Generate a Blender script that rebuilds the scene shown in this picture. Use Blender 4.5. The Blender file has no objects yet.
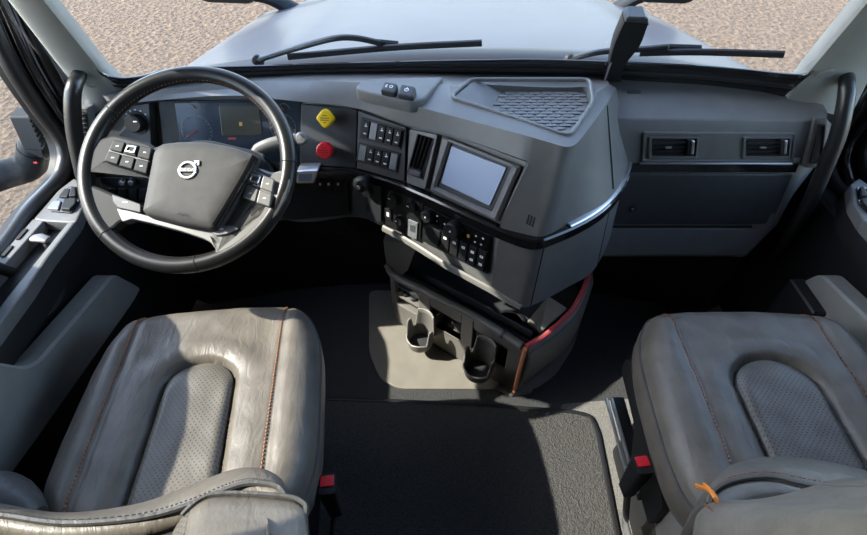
import bpy, bmesh, math, random
from mathutils import Vector as V
random.seed(7)
PI = math.pi
scene = bpy.context.scene
COL = scene.collection

# ------------------------------------------------------------------ camera model
F = 511.0
CAM = V((0, 0, 1.5))
c45 = math.sqrt(.5)
FWD, UPV, RGT = V((0, c45, -c45)), V((0, c45, c45)), V((1, 0, 0))

def ray(x, y): return FWD + RGT * ((x - 433.5) / F) + UPV * ((267.5 - y) / F)
def onz(x, y, z): d = ray(x, y); return CAM + d * ((z - CAM.z) / d.z)
def ony(x, y, yy): d = ray(x, y); return CAM + d * (yy / d.y)
def onx(x, y, xx): d = ray(x, y); return CAM + d * (xx / d.x)
MID = 0.09                                   # centre line of the cab
def mir(p): return V((2 * MID - p.x, p.y, p.z))

class Frame:
    """a plane in the cab: u to the right, v up, n towards the seats"""
    def __init__(s, o, u, v):
        s.o = V(o); s.u = V(u).normalized(); v = V(v); s.v = (v - s.u * v.dot(s.u)).normalized(); s.n = s.u.cross(s.v)
    def p(s, u, v, h=0.0): return s.o + s.u * u + s.v * v + s.n * h
    def uv(s, x, y, h=0.0):
        d = ray(x, y); o = s.o + s.n * h
        q = CAM + d * ((o - CAM).dot(s.n) / d.dot(s.n)) - s.o
        return (q.dot(s.u), q.dot(s.v))
    def pix(s, pts, h=0.0): return [s.uv(x, y, h) for x, y in pts]
    def at(s, x, y, h=0.0): return s.p(*s.uv(x, y, h), h)
WORLD = Frame((0, 0, 0), (1, 0, 0), (0, 1, 0))
def face_frame(A, B, tilt):
    u = (B - A); u.z = 0; u.normalize(); nb = V((-u.y, u.x, 0))
    t = math.radians(tilt)
    return Frame(A, B - A, V((0, 0, 1)) * math.cos(t) + nb * math.sin(t))

def catmull(P, n, closed=False):
    P = [V(p) for p in P]; m = len(P)
    if m == 2: return [P[0].lerp(P[1], i / (n - 1)) for i in range(n)]
    out = []; segs = m if closed else m - 1
    cnt = n if closed else n - 1
    for i in range(n):
        t = i * segs / cnt; k = min(int(t), segs - 1); f = t - k
        if closed: a, b, c, d = P[(k - 1) % m], P[k % m], P[(k + 1) % m], P[(k + 2) % m]
        else:
            b, c = P[k], P[k + 1]
            a = P[k - 1] if k else b * 2 - c
            d = P[k + 2] if k + 2 < m else c * 2 - b
        out.append(((b * 2) + (c - a) * f + (a * 2 - b * 5 + c * 4 - d) * f * f + (b * 3 - a - c * 3 + d) * f ** 3) * .5)
    return out
def linres(P, n):
    P = [V(p) for p in P]; m = len(P) - 1; out = []
    for i in range(n):
        t = i * m / (n - 1); k = min(int(t), m - 1); out.append(P[k].lerp(P[k + 1], t - k))
    return out

def rpoly(pts, r=.004, seg=4):
    """polygon with rounded corners (2D)"""
    if not r: return [tuple(p) for p in pts]
    out = []; n = len(pts)
    for i in range(n):
        p0, p, p1 = V(pts[i - 1]).to_2d(), V(pts[i]).to_2d(), V(pts[(i + 1) % n]).to_2d()
        a, b = p0 - p, p1 - p
        la, lb = a.length, b.length
        rr = min(r, .45 * la, .45 * lb)
        q0, q1 = p + a / la * rr, p + b / lb * rr
        for k in range(seg + 1):
            t = k / seg
            w = q0 * (1 - t) ** 2 + p * 2 * t * (1 - t) + q1 * t * t
            out.append((w.x, w.y))
    return out
def inset(poly, d):
    n = len(poly); out = []
    A = sum(poly[i - 1][0] * poly[i][1] - poly[i][0] * poly[i - 1][1] for i in range(n))
    s = 1 if A > 0 else -1
    for i in range(n):
        p0, p, p1 = V(poly[i - 1]).to_2d(), V(poly[i]).to_2d(), V(poly[(i + 1) % n]).to_2d()
        e0, e1 = (p - p0), (p1 - p)
        if e0.length < 1e-9: e0 = e1
        if e1.length < 1e-9: e1 = e0
        n0 = V((-e0.y, e0.x)).normalized() * s; n1 = V((-e1.y, e1.x)).normalized() * s
        m = n0 + n1
        if m.length < 1e-6: m = n0.copy()
        m.normalize(); k = max(.5, m.dot(n0)); w = p + m * (d / k)
        out.append((w.x, w.y))
    for _ in range(8):                      # corners tighter than the inset close up to one point
        bad = 0
        for i in range(n):
            j = (i + 1) % n
            ox, oy = poly[j][0] - poly[i][0], poly[j][1] - poly[i][1]; wx, wy = out[j][0] - out[i][0], out[j][1] - out[i][1]
            if ox * wx + oy * wy < -1e-12:
                c = ((out[i][0] + out[j][0]) / 2, (out[i][1] + out[j][1]) / 2); out[i] = out[j] = c; bad = 1
        if not bad: break
    return out
def rect(u0, u1, v0, v1, r=.004): return rpoly([(u0, v0), (u1, v0), (u1, v1), (u0, v1)], r)
def circ(u, v, r, n=28): return [(u + r * math.cos(2 * PI * i / n), v + r * math.sin(2 * PI * i / n)) for i in range(n)]

class MB:
    def __init__(s): s.v = []; s.f = []
    def add(s, vs, fs):
        b = len(s.v); s.v += [V(q) for q in vs]; s.f += [tuple(b + i for i in f) for f in fs]; return s
    def rings(s, R, closed=True, cap0=True, cap1=True):
        n = len(R[0]); b = len(s.v)
        for r in R: s.v += [V(q) for q in r]
        for j in range(len(R) - 1):
            for i in range(n if closed else n - 1):
                k = (i + 1) % n
                s.f.append((b + j * n + i, b + j * n + k, b + (j + 1) * n + k, b + (j + 1) * n + i))
        if cap0: s.f.append(tuple(b + i for i in range(n))[::-1])
        if cap1: s.f.append(tuple(b + (len(R) - 1) * n + i for i in range(n)))
        return s
    def prism(s, fr, poly, h0, h1, b=.0015):
        P = lambda pl, h: [fr.p(x, y, h) for x, y in pl]
        if h1 < h0: h0, h1 = h1, h0
        b = min(b, (h1 - h0) * .45)
        if b > 0:
            R = [P(poly, h0), P(poly, h1 - b), P(inset(poly, b * .3), h1 - b * .3), P(inset(poly, b), h1)]
        else: R = [P(poly, h0), P(poly, h1)]
        return s.rings(R)
    def box(s, fr, u0, u1, v0, v1, h0, h1, r=.003, b=.0015): return s.prism(fr, rect(u0, u1, v0, v1, r), h0, h1, b)
    def ringframe(s, fr, outer, inner, h0, h1):
        """picture-frame: outer and inner outlines with equal counts"""
        P = lambda pl, h: [fr.p(x, y, h) for x, y in pl]
        b = (h1 - h0) * .25
        R = [P(outer, h0), P(outer, h1 - b), P(inset(outer, b), h1), P(inset(inner, -b), h1), P(inner, h1 - b), P(inner, h0), P(outer, h0)]
        return s.rings(R, cap0=False, cap1=False)
    def tube(s, pts, r, n=10, closed=False, flat=None):
        pts = [V(p) for p in pts]; m = len(pts); R = []
        up = None
        for i, p in enumerate(pts):
            if closed: t = pts[(i + 1) % m] - pts[i - 1]
            else: t = pts[min(i + 1, m - 1)] - pts[max(i - 1, 0)]
            t.normalize()
            if up is None:
                up = V((0, 0, 1)) if abs(t.z) < .9 else V((1, 0, 0))
            up = (up - t * up.dot(t)).normalized(); sd = t.cross(up)
            rr = r[i] if isinstance(r, list) else r
            ra, rb = rr if isinstance(rr, (list, tuple)) else (rr, rr)
            R.append([p + sd * (ra * math.cos(2 * PI * k / n)) + up * (rb * math.sin(2 * PI * k / n)) for k in range(n)])
        if closed: R.append(R[0]); return s.rings(R, cap0=False, cap1=False)
        return s.rings(R)
    def lathe(s, fr, u, v, prof, n=28):
        return s.rings([[fr.p(u + r * math.cos(2 * PI * k / n), v + r * math.sin(2 * PI * k / n), h) for k in range(n)] for r, h in prof])
    def grid(s, rows): return s.rings(rows, closed=False, cap0=False, cap1=False)
    def build(s, name, mat, parent=None, loc=None, ang=38, thick=0, **kw):
        off = V(loc) if loc is not None else V((0, 0, 0))
        if parent is not None:
            q = parent
            while q is not None: off = off + q.location; q = q.parent
        me = bpy.data.meshes.new(name)
        me.from_pydata([tuple(p - off) for p in s.v], [], s.f)
        bm = bmesh.new(); bm.from_mesh(me)
        bmesh.ops.remove_doubles(bm, verts=bm.verts, dist=1e-6)
        bmesh.ops.recalc_face_normals(bm, faces=bm.faces)
        fd = kw.pop('face', None)
        if fd is not None:
            sn = V((0, 0, 0))
            for q_ in bm.faces: sn += q_.normal * q_.calc_area()
            if sn.dot(V(fd)) < 0: bmesh.ops.reverse_faces(bm, faces=bm.faces)
        bm.to_mesh(me); bm.free()
        for p in me.polygons: p.use_smooth = len(p.vertices) <= 4
        me.set_sharp_from_angle(angle=math.radians(ang))
        for p in me.polygons:
            if len(p.vertices) > 4: p.use_smooth = False
        me.materials.append(mat)
        o = bpy.data.objects.new(name, me); COL.objects.link(o)
        if loc is not None: o.location = loc
        if parent is not None: o.parent = parent
        if thick:
            md = o.modifiers.new('thickness', 'SOLIDIFY'); md.thickness = thick; md.offset = kw.pop('off', -1)
        kw.pop('off', None)
        for k, val in kw.items(): o[k] = val
        return o

def thing(name, label, cat, loc=(0, 0, 0), group=None):
    o = bpy.data.objects.new(name, None); COL.objects.link(o); o.location = loc; o.empty_display_size = .05
    o['label'] = label; o['category'] = cat
    if group: o['group'] = group
    return o
def solo(mb, name, mat, label, cat, loc, group=None, **kw):
    o = mb.build(name, mat, None, loc, **kw); o['label'] = label; o['category'] = cat
    if group: o['group'] = group
    return o
def struct(mb, name, mat, parent=None, loc=None, **kw):
    o = mb.build(name, mat, parent, loc, **kw)
    if parent is None: o['kind'] = 'structure'
    return o

# ------------------------------------------------------------------ materials
def mat(name, col, rough=.5, metal=0.0, bump=0.0, bscale=400, var=0.0, vscale=30, coat=0.0, spec=.5, emit=None, es=1.0, kind='noise'):
    m = bpy.data.materials.new(name); m.use_nodes = True
    nt = m.node_tree; N = nt.nodes; L = nt.links; b = N['Principled BSDF']
    b.inputs['Base Color'].default_value = (*col, 1); b.inputs['Roughness'].default_value = rough
    b.inputs['Metallic'].default_value = metal; b.inputs['Specular IOR Level'].default_value = spec
    b.inputs['Coat Weight'].default_value = coat; b.inputs['Coat Roughness'].default_value = .08
    if emit: b.inputs['Emission Color'].default_value = (*emit, 1); b.inputs['Emission Strength'].default_value = es
    tc = N.new('ShaderNodeTexCoord')
    if var:
        t = N.new('ShaderNodeTexNoise'); t.inputs['Scale'].default_value = vscale; t.inputs['Detail'].default_value = 6
        r = N.new('ShaderNodeMapRange'); r.inputs[1].default_value = .3; r.inputs[2].default_value = .7
        r.inputs[3].default_value = 1 - var; r.inputs[4].default_value = 1 + var
        mx = N.new('ShaderNodeMix'); mx.data_type = 'RGBA'; mx.blend_type = 'MULTIPLY'; mx.inputs[0].default_value = 1
        mx.inputs[6].default_value = (*col, 1)
        L.new(tc.outputs['Object'], t.inputs['Vector']); L.new(t.outputs[0], r.inputs[0]); L.new(r.outputs[0], mx.inputs[7])
        L.new(mx.outputs[2], b.inputs['Base Color'])
    if bump:
        if kind == 'noise':
            t = N.new('ShaderNodeTexNoise'); t.inputs['Scale'].default_value = bscale; t.inputs['Detail'].default_value = 3; out = t.outputs[0]
        else:
            t = N.new('ShaderNodeTexVoronoi'); t.inputs['Scale'].default_value = bscale; out = t.outputs['Distance']
        bp = N.new('ShaderNodeBump'); bp.inputs['Strength'].default_value = bump; bp.inputs['Distance'].default_value = .0007
        L.new(tc.outputs['Object'], t.inputs['Vector']); L.new(out, bp.inputs['Height']); L.new(bp.outputs[0], b.inputs['Normal'])
    return m

M = {}
M['dark'] = mat('charcoal_plastic', (.030, .032, .035), .5, bump=.25, bscale=700, var=.15, vscale=40)
M['mid'] = mat('slate_plastic', (.118, .117, .114), .5, bump=.3, bscale=800, var=.08, vscale=25)
M['midwarm'] = mat('warm_grey_plastic', (.21, .20, .185), .5, bump=.3, bscale=700, var=.08)
M['lowerdoor'] = mat('door_lower_grey_plastic', (.22, .215, .20), .6, bump=.3, bscale=600, var=.06)
M['kick'] = mat('kick_panel_plastic', (.13, .135, .14), .55, bump=.3, bscale=700, var=.06)
M['console'] = mat('console_grey_plastic', (.13, .122, .11), .45, bump=.25, bscale=700, var=.08)
M['pillar'] = mat('pillar_plastic', (.26, .255, .235), .6, bump=.25, bscale=600, var=.06, vscale=20)
M['black'] = mat('black_plastic', (.010, .0105, .0115), .5, bump=.15, bscale=600, spec=.35)
M['deep'] = mat('matt_black', (.006, .006, .0065), .8)
M['gloss'] = mat('gloss_black', (.008, .008, .009), .12, coat=.6)
M['rubber'] = mat('black_rubber', (.010, .010, .011), .38, spec=.6)
M['silver'] = mat('satin_silver', (.55, .56, .58), .28, metal=.9)
M['chrome'] = mat('chrome', (.8, .8, .82), .12, metal=1)
M['wheel'] = mat('wheel_leather', (.012, .0118, .0115), .33, bump=.15, bscale=1500, coat=0, spec=.3, var=.2, vscale=30)
M['hub'] = mat('hub_cover', (.042, .040, .037), .62, spec=.3, bump=.5, bscale=700, var=.18, vscale=40)
M['spoke'] = mat('spoke_satin_grey', (.17, .165, .155), .36, metal=.45, bump=.1, bscale=600)
M['button'] = mat('button_plastic', (.015, .015, .016), .55, spec=.2)
M['rocker'] = mat('grey_rocker_plastic', (.16, .17, .18), .4)
M['white'] = mat('white_print', (.75, .76, .78), .5)
M['red'] = mat('red_plastic', (.62, .012, .02), .35, coat=.3)
M['yellow'] = mat('yellow_plastic', (.80, .53, .0), .35, coat=.3)
M['redprint'] = mat('dark_red_print', (.28, .003, .008), .5)
M['yellowprint'] = mat('olive_print', (.22, .14, .0), .5)
M['redtrim'] = mat('red_fabric_trim', (.62, .05, .06), .6, bump=.4, bscale=900)
M['orangetrim'] = mat('orange_edge_trim', (.62, .24, .12), .5)
M['screen'] = mat('display_reflection_tint', (.20, .25, .37), .35, spec=.5)  # display is off; the reflected sky is put into its blue base colour
M['cluster'] = mat('cluster_reflection_tint', (.022, .032, .048), .22, spec=.5)  # bluish reflection on the gauges' glass is painted into the base colour
M['lcd'] = mat('lcd_panel', (.02, .022, .02), .25, emit=(.02, .022, .018), es=.5)
M['amber'] = mat('amber_light', (.45, .25, .06), .5, emit=(.5, .3, .08), es=.1)
M['redlight'] = mat('red_light', (.3, .04, .03), .5, emit=(.3, .03, .02), es=.1)
M['plate'] = mat('beige_floor_plate', (.18, .165, .14), .6, bump=.3, bscale=300, var=.12, vscale=12)
M['thread'] = mat('orange_stitching', (.30, .115, .05), .7, bump=.8, bscale=700)
M['orange'] = mat('orange_cord', (.85, .25, .03), .6)
M['steel'] = mat('seat_rail_steel', (.45, .45, .45), .35, metal=.8)
M['paint'] = mat('silver_hood_paint', (.060, .068, .082), .4, metal=.0, coat=.02, spec=.05, var=.05, vscale=5)
M['mirrorgrey'] = mat('mirror_arm_plastic', (.011, .014, .018), .65, spec=.25, bump=.4, bscale=250)
M['ceil'] = mat('headliner', (.45, .43, .40), .9, bump=.3, bscale=500)
M['wallf'] = mat('cab_wall_trim', (.30, .29, .27), .8, bump=.3, bscale=500)

def leather(name, col, perf=False, rough=.42):
    m = bpy.data.materials.new(name); m.use_nodes = True
    nt = m.node_tree; N = nt.nodes; L = nt.links; b = N['Principled BSDF']
    b.inputs['Roughness'].default_value = rough; b.inputs['Specular IOR Level'].default_value = .38
    tc = N.new('ShaderNodeTexCoord')
    n1 = N.new('ShaderNodeTexNoise'); n1.inputs['Scale'].default_value = 22; n1.inputs['Detail'].default_value = 8
    L.new(tc.outputs['Object'], n1.inputs['Vector'])
    r = N.new('ShaderNodeMapRange'); r.inputs[1].default_value = .3; r.inputs[2].default_value = .7; r.inputs[3].default_value = .82; r.inputs[4].default_value = 1.15
    mx = N.new('ShaderNodeMix'); mx.data_type = 'RGBA'; mx.blend_type = 'MULTIPLY'; mx.inputs[0].default_value = 1; mx.inputs[6].default_value = (*col, 1)
    L.new(n1.outputs[0], r.inputs[0]); L.new(r.outputs[0], mx.inputs[7]); L.new(mx.outputs[2], b.inputs['Base Color'])
    # creases: a warped ridged noise, long wrinkles plus grain
    w = N.new('ShaderNodeTexNoise'); w.inputs['Scale'].default_value = 26; w.inputs['Detail'].default_value = 5; w.inputs['Distortion'].default_value = 1.2
    mp = N.new('ShaderNodeMapping'); mp.inputs['Scale'].default_value = (1.6, .7, 1); mp.inputs['Rotation'].default_value = (0, 0, .6)
    L.new(tc.outputs['Object'], mp.inputs['Vector']); L.new(mp.outputs[0], w.inputs['Vector'])
    g = N.new('ShaderNodeTexVoronoi'); g.inputs['Scale'].default_value = 420; L.new(tc.outputs['Object'], g.inputs['Vector'])
    b1 = N.new('ShaderNodeBump'); b1.inputs['Strength'].default_value = .35 if not perf else .08; b1.inputs['Distance'].default_value = .006; L.new(w.outputs[0], b1.inputs['Height'])
    b2 = N.new('ShaderNodeBump'); b2.inputs['Strength'].default_value = .12; b2.inputs['Distance'].default_value = .001
    L.new(g.outputs['Distance'], b2.inputs['Height']); L.new(b1.outputs[0], b2.inputs['Normal']); last = b2
    if perf:
        sx = N.new('ShaderNodeSeparateXYZ'); L.new(tc.outputs['Object'], sx.inputs[0])
        def wave(o, k):
            a = N.new('ShaderNodeMath'); a.operation = 'MULTIPLY'; a.inputs[1].default_value = k; L.new(o, a.inputs[0])
            s_ = N.new('ShaderNodeMath'); s_.operation = 'SINE'; L.new(a.outputs[0], s_.inputs[0]); return s_.outputs[0]
        yz = N.new('ShaderNodeMath'); yz.operation = 'SUBTRACT'; L.new(sx.outputs[1], yz.inputs[0]); L.new(sx.outputs[2], yz.inputs[1])
        k = 2 * PI / .0105
        mu = N.new('ShaderNodeMath'); mu.operation = 'MULTIPLY'; L.new(wave(sx.outputs[0], k), mu.inputs[0]); L.new(wave(yz.outputs[0], k), mu.inputs[1])
        ds = N.new('ShaderNodeMath'); ds.operation = 'GREATER_THAN'; ds.inputs[1].default_value = .68; L.new(mu.outputs[0], ds.inputs[0])
        m2 = N.new('ShaderNodeMix'); m2.data_type = 'RGBA'; m2.inputs[7].default_value = (*[q * .22 for q in col], 1)
        L.new(ds.outputs[0], m2.inputs[0]); L.new(mx.outputs[2], m2.inputs[6]); L.new(m2.outputs[2], b.inputs['Base Color'])
    L.new(last.outputs[0], b.inputs['Normal'])
    return m
M['leather'] = leather('grey_leather', (.118, .103, .085))
M['leatherd'] = leather('dark_grey_leather', (.06, .058, .056))
M['leatherp'] = leather('perforated_leather', (.108, .096, .080), True)
M['leatherb'] = leather('brown_grey_leather', (.18, .15, .12), True)

def ground_mat():
    m = bpy.data.materials.new('tan_gravel'); m.use_nodes = True
    nt = m.node_tree; N = nt.nodes; L = nt.links; b = N['Principled BSDF']; b.inputs['Roughness'].default_value = .95
    tc = N.new('ShaderNodeTexCoord')
    n1 = N.new('ShaderNodeTexNoise'); n1.inputs['Scale'].default_value = 13; n1.inputs['Detail'].default_value = 8; n1.inputs['Roughness'].default_value = .8
    v1 = N.new('ShaderNodeTexVoronoi'); v1.inputs['Scale'].default_value = 16
    n2 = N.new('ShaderNodeTexNoise'); n2.inputs['Scale'].default_value = 1.1; n2.inputs['Detail'].default_value = 4
    for n in (n1, v1, n2): L.new(tc.outputs['Object'], n.inputs['Vector'])
    cr = N.new('ShaderNodeValToRGB'); e = cr.color_ramp.elements
    e[0].position = .36; e[0].color = (.03, .025, .018, 1); e[1].position = .66; e[1].color = (.215, .150, .098, 1)
    k = e.new(.46); k.color = (.138, .093, .060, 1)
    k = e.new(.55); k.color = (.174, .120, .078, 1)
    L.new(n1.outputs[0], cr.inputs[0])
    mx = N.new('ShaderNodeMix'); mx.data_type = 'RGBA'; mx.blend_type = 'MULTIPLY'; mx.inputs[0].default_value = .5
    L.new(cr.outputs[0], mx.inputs[6]); L.new(n2.outputs[0], mx.inputs[7])
    m2 = N.new('ShaderNodeMix'); m2.data_type = 'RGBA'; m2.blend_type = 'OVERLAY'; m2.inputs[0].default_value = .30
    L.new(cr.outputs[0], m2.inputs[6]); L.new(v1.outputs['Distance'], m2.inputs[7])
    hs = N.new('ShaderNodeHueSaturation'); hs.inputs['Saturation'].default_value = 1.1; hs.inputs['Value'].default_value = .80
    L.new(m2.outputs[2], hs.inputs['Color']); L.new(hs.outputs[0], b.inputs['Base Color'])
    bp = N.new('ShaderNodeBump'); bp.inputs['Strength'].default_value = 1.0; bp.inputs['Distance'].default_value = .06
    ad = N.new('ShaderNodeMath'); ad.operation = 'ADD'; L.new(n1.outputs[0], ad.inputs[0]); L.new(v1.outputs['Distance'], ad.inputs[1])
    L.new(ad.outputs[0], bp.inputs['Height']); L.new(bp.outputs[0], b.inputs['Normal'])
    return m
M['ground'] = ground_mat()
def floor_mat(name, c0, c1, scale, strength, dist=.004, distort=2.5):
    m = bpy.data.materials.new(name); m.use_nodes = True
    nt = m.node_tree; N = nt.nodes; L = nt.links; b = N['Principled BSDF']; b.inputs['Roughness'].default_value = .8
    tc = N.new('ShaderNodeTexCoord')
    n1 = N.new('ShaderNodeTexNoise'); n1.inputs['Scale'].default_value = scale; n1.inputs['Detail'].default_value = 3; n1.inputs['Distortion'].default_value = distort
    n2 = N.new('ShaderNodeTexNoise'); n2.inputs['Scale'].default_value = scale * 6; n2.inputs['Detail'].default_value = 6
    for n in (n1, n2): L.new(tc.outputs['Object'], n.inputs['Vector'])
    cr = N.new('ShaderNodeValToRGB'); e = cr.color_ramp.elements
    e[0].position = .3; e[0].color = (*c0, 1); e[1].position = .7; e[1].color = (*c1, 1)
    L.new(n2.outputs[0], cr.inputs[0]); L.new(cr.outputs[0], b.inputs['Base Color'])
    ad = N.new('ShaderNodeMath'); ad.operation = 'ADD'; L.new(n1.outputs[0], ad.inputs[0]); L.new(n2.outputs[0], ad.inputs[1])
    bp = N.new('ShaderNodeBump'); bp.inputs['Strength'].default_value = strength; bp.inputs['Distance'].default_value = dist
    L.new(ad.outputs[0], bp.inputs['Height']); L.new(bp.outputs[0], b.inputs['Normal'])
    return m
M['floor'] = floor_mat('black_carpet', (.016, .017, .019), (.05, .051, .053), 60, .8)
M['mat'] = floor_mat('textured_rubber_mat', (.026, .026, .026), (.075, .073, .07), 38, 1.0, .006)
def glass_mat(name, tint=(.96, .98, .98), refl=1.45):
    m = bpy.data.materials.new(name); m.use_nodes = True
    nt = m.node_tree; N = nt.nodes; L = nt.links; N.clear()
    o = N.new('ShaderNodeOutputMaterial'); t = N.new('ShaderNodeBsdfTransparent'); g = N.new('ShaderNodeBsdfGlossy')
    fr = N.new('ShaderNodeFresnel'); fr.inputs[0].default_value = refl; mx = N.new('ShaderNodeMixShader')
    t.inputs[0].default_value = (*tint, 1); g.inputs['Roughness'].default_value = .02
    ge = N.new('ShaderNodeNewGeometry'); mr = N.new('ShaderNodeMapRange'); mr.inputs[3].default_value = refl; mr.inputs[4].default_value = 1 / refl
    L.new(ge.outputs['Backfacing'], mr.inputs[0]); L.new(mr.outputs[0], fr.inputs[0])
    L.new(fr.outputs[0], mx.inputs[0]); L.new(t.outputs[0], mx.inputs[1]); L.new(g.outputs[0], mx.inputs[2]); L.new(mx.outputs[0], o.inputs[0])
    return m
M['glass'] = glass_mat('window_glass')

# ------------------------------------------------------------------ windshield geometry
BASE = [onz(x, y, .885) for x, y in [(100, 90), (118, 88), (150, 85), (230, 77), (300, 73), (355, 72), (410, 72), (450, 73), (490, 74), (540, 75), (575, 75.5), (600, 76), (640, 79), (700, 82), (760, 89), (800, 97), (826, 104)]]
def baseY(x):
    if x <= BASE[0].x: a, b = BASE[0], BASE[1]
    elif x >= BASE[-1].x: a, b = BASE[-2], BASE[-1]
    else:
        for a, b in zip(BASE, BASE[1:]):
            if a.x <= x <= b.x: break
    return a.y + (b.y - a.y) * (x - a.x) / (b.x - a.x)
RAKE = .62
def onglass(x, y, out=0.0):
    yy = 1.3
    for _ in range(40):
        p = ony(x, y, yy); yy = .5 * yy + .5 * (baseY(p.x) + out - (p.z - .885) * RAKE)
    return ony(x, y, yy)

# ------------------------------------------------------------------ exterior
g = MB(); nn = 48
g.rings([[V((MID, 2, -1.25))] * nn, [V((MID + 60 * math.cos(2 * PI * i / nn), 2 + 60 * math.sin(2 * PI * i / nn), -1.25)) for i in range(nn)]], cap0=False, cap1=False)
struct(g, 'ground', M['ground'], None, (0, 0, -1.25))

def hood_section(y):
    t = (y - 1.50) / 1.9
    w = 1.16 - .12 * t - .55 * max(0, t - .62) ** 1.5
    zc = .835 - .27 * t ** 1.25 - .10 * max(0, t - .8)
    ze = .70 - .24 * t - .5 * max(0, t - .7)
    out = []
    for i in range(41):
        s = -1 + i / 20
        a = abs(s)
        z = zc - (zc - ze) * (a ** 3.2) - .9 * max(0, a - .93) * 6
        z += .012 * math.exp(-((a - .55) / .05) ** 2)
        out.append(V((MID + .03 + w * s * (1 if a < .97 else .99), y, z)))
    return out
hood = thing('truck_hood', 'glossy silver truck hood seen through the windshield', 'hood', (MID, 2.4, .4))
h = MB(); ys = [1.50, 1.6, 1.75, 1.95, 2.15, 2.35, 2.55, 2.75, 2.95, 3.1, 3.22, 3.3]
h.grid([hood_section(y) for y in ys] + [[V((p.x, 3.42, p.z - .30)) for p in hood_section(3.3)], [V((p.x, 3.45, -.9)) for p in hood_section(3.3)]])
h.build('hood_shell', M['paint'], hood, thick=.02, ang=50)
b = MB()
b.tube(catmull([V((MID - 1.05, 1.52, .78)), V((MID - .5, 1.58, .83)), V((MID, 1.6, .84)), V((MID + .5, 1.58, .83)), V((MID + 1.05, 1.52, .78))], 24), (.05, .012), 10)
b.build('cowl_panel', M['black'], hood)
# hood mirrors on thick arms
for sgn, pa in ((0, [(311, 19), (290, 8), (268, -3), (243, -7)]), (1, [(602, 19), (619, 8), (637, -3), (654, -7)])):
    t = thing('hood_mirror', ['grey hood mirror arm rising beside the wiper on the steering wheel side', 'grey hood mirror arm rising behind the black padded dash post'][sgn], 'mirror', ony(*pa[0], 2.7), 'mirrors on the hood')
    pts = [ony(*pa[0], 2.72), ony(*pa[1], 2.70), ony(*pa[2], 2.66), ony(*pa[3], 2.62)]
    m = MB().tube(catmull(pts, 14), [(.055 - .02 * i / 13, .04 - .012 * i / 13) for i in range(14)], 12); m.build('mirror_arm', M['mirrorgrey'], t)
    e = pts[-1]; q = 1 if sgn else -1
    fr = Frame(e + V((q * .06, 0, .13)), (1, 0, 0), (0, 0, 1))
    m = MB().prism(fr, rpoly([(-.15, -.16), (.13, -.17), (.16, .15), (-.13, .17)], .06, 6), -.05, .06, .03); m.build('mirror_head', M['black'], t)

def wiper(label, arm, blade, head, loc):
    t = thing('windshield_wiper', label, 'wiper', loc, 'windshield wipers')
    A = [onglass(x, y, .035) for x, y in arm]; B = [onglass(x, y, .028) for x, y in blade]
    MB().tube(catmull(A, 16), [(.011 - .005 * i / 15, .008) for i in range(16)], 8).build('wiper_arm', M['rubber'], t)
    bl = MB().tube(catmull(B, 18), [(.006, .009)] * 18, 8); bo = bl.build('wiper_blade', M['rubber'], t)
    H = [onglass(x, y, .04) for x, y in head]
    MB().tube(H, [(.010, .013)] * len(H), 8).build('blade_clip', M['mirrorgrey'], bo)
    MB().lathe(Frame(A[0], (1, 0, 0), (0, .5, .8)), 0, 0, [(.014, -.02), (.014, .004), (.009, .010), (.001, .011)], 16).build('pivot_cap', M['black'], t)
    if len(arm) > 2:
        L = [V(p) + V((0, .01, .004)) for p in (A[0] * .85 + A[1] * .15, A[1] * .9 + A[0] * .1)]
        MB().tube([L[0] - V((0, 0, .012)), L[1] - V((0, 0, .006))], .004, 6).build('arm_spring', M['black'], t)
wiper('black wiper with a bent arm resting ahead of the steering wheel', [(257, 60), (290, 50), (331, 39), (355, 38), (380, 43)], [(288, 57), (340, 52), (400, 47), (482, 43)], [(377, 44), (398, 46)], onglass(257, 62))
wiper('black wiper behind the padded post, blade reaching toward the passenger pillar', [(570, 59), (600, 52), (645, 49), (668, 47)], [(640, 53), (690, 52), (740, 53), (784, 54.5)], [(668, 49), (700, 50)], onglass(570, 62))

# ------------------------------------------------------------------ cab shell
ROOF = 1.98
XL, XR = -1.03, 2 * MID + 1.03
fl = MB().box(WORLD, XL - .1, XR + .1, -1.8, 1.5, -.06, 0, 0, 0); struct(fl, 'floor', M['floor'], None, (MID, 0, 0))
ce = MB()
ce.box(WORLD, XL - .1, XR + .1, -1.8, .72, ROOF, ROOF + .05, 0, 0)
struct(ce, 'ceiling', M['ceil'], None, (MID, 0, ROOF))
wr = MB().box(WORLD, XL - .1, XR + .1, -1.86, -1.8, 0, ROOF + .05, 0, 0); struct(wr, 'wall_rear', M['wallf'], None, (MID, -1.83, 0))
wf = MB().rings([[V((p.x, p.y + .03, z)) for p in ([V((XL - .02, 1.36, 0)), V((XL - .02, 1.34, 0))] + [q for q in BASE if XL + .02 < q.x < XR - .02] + [V((XR + .02, 1.34, 0)), V((XR + .02, 1.36, 0))])] for z in (0, .86)], closed=False, cap0=False, cap1=False)
struct(wf, 'wall_front', M['deep'], None, (MID, 1.4, 0), thick=.03)

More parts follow.
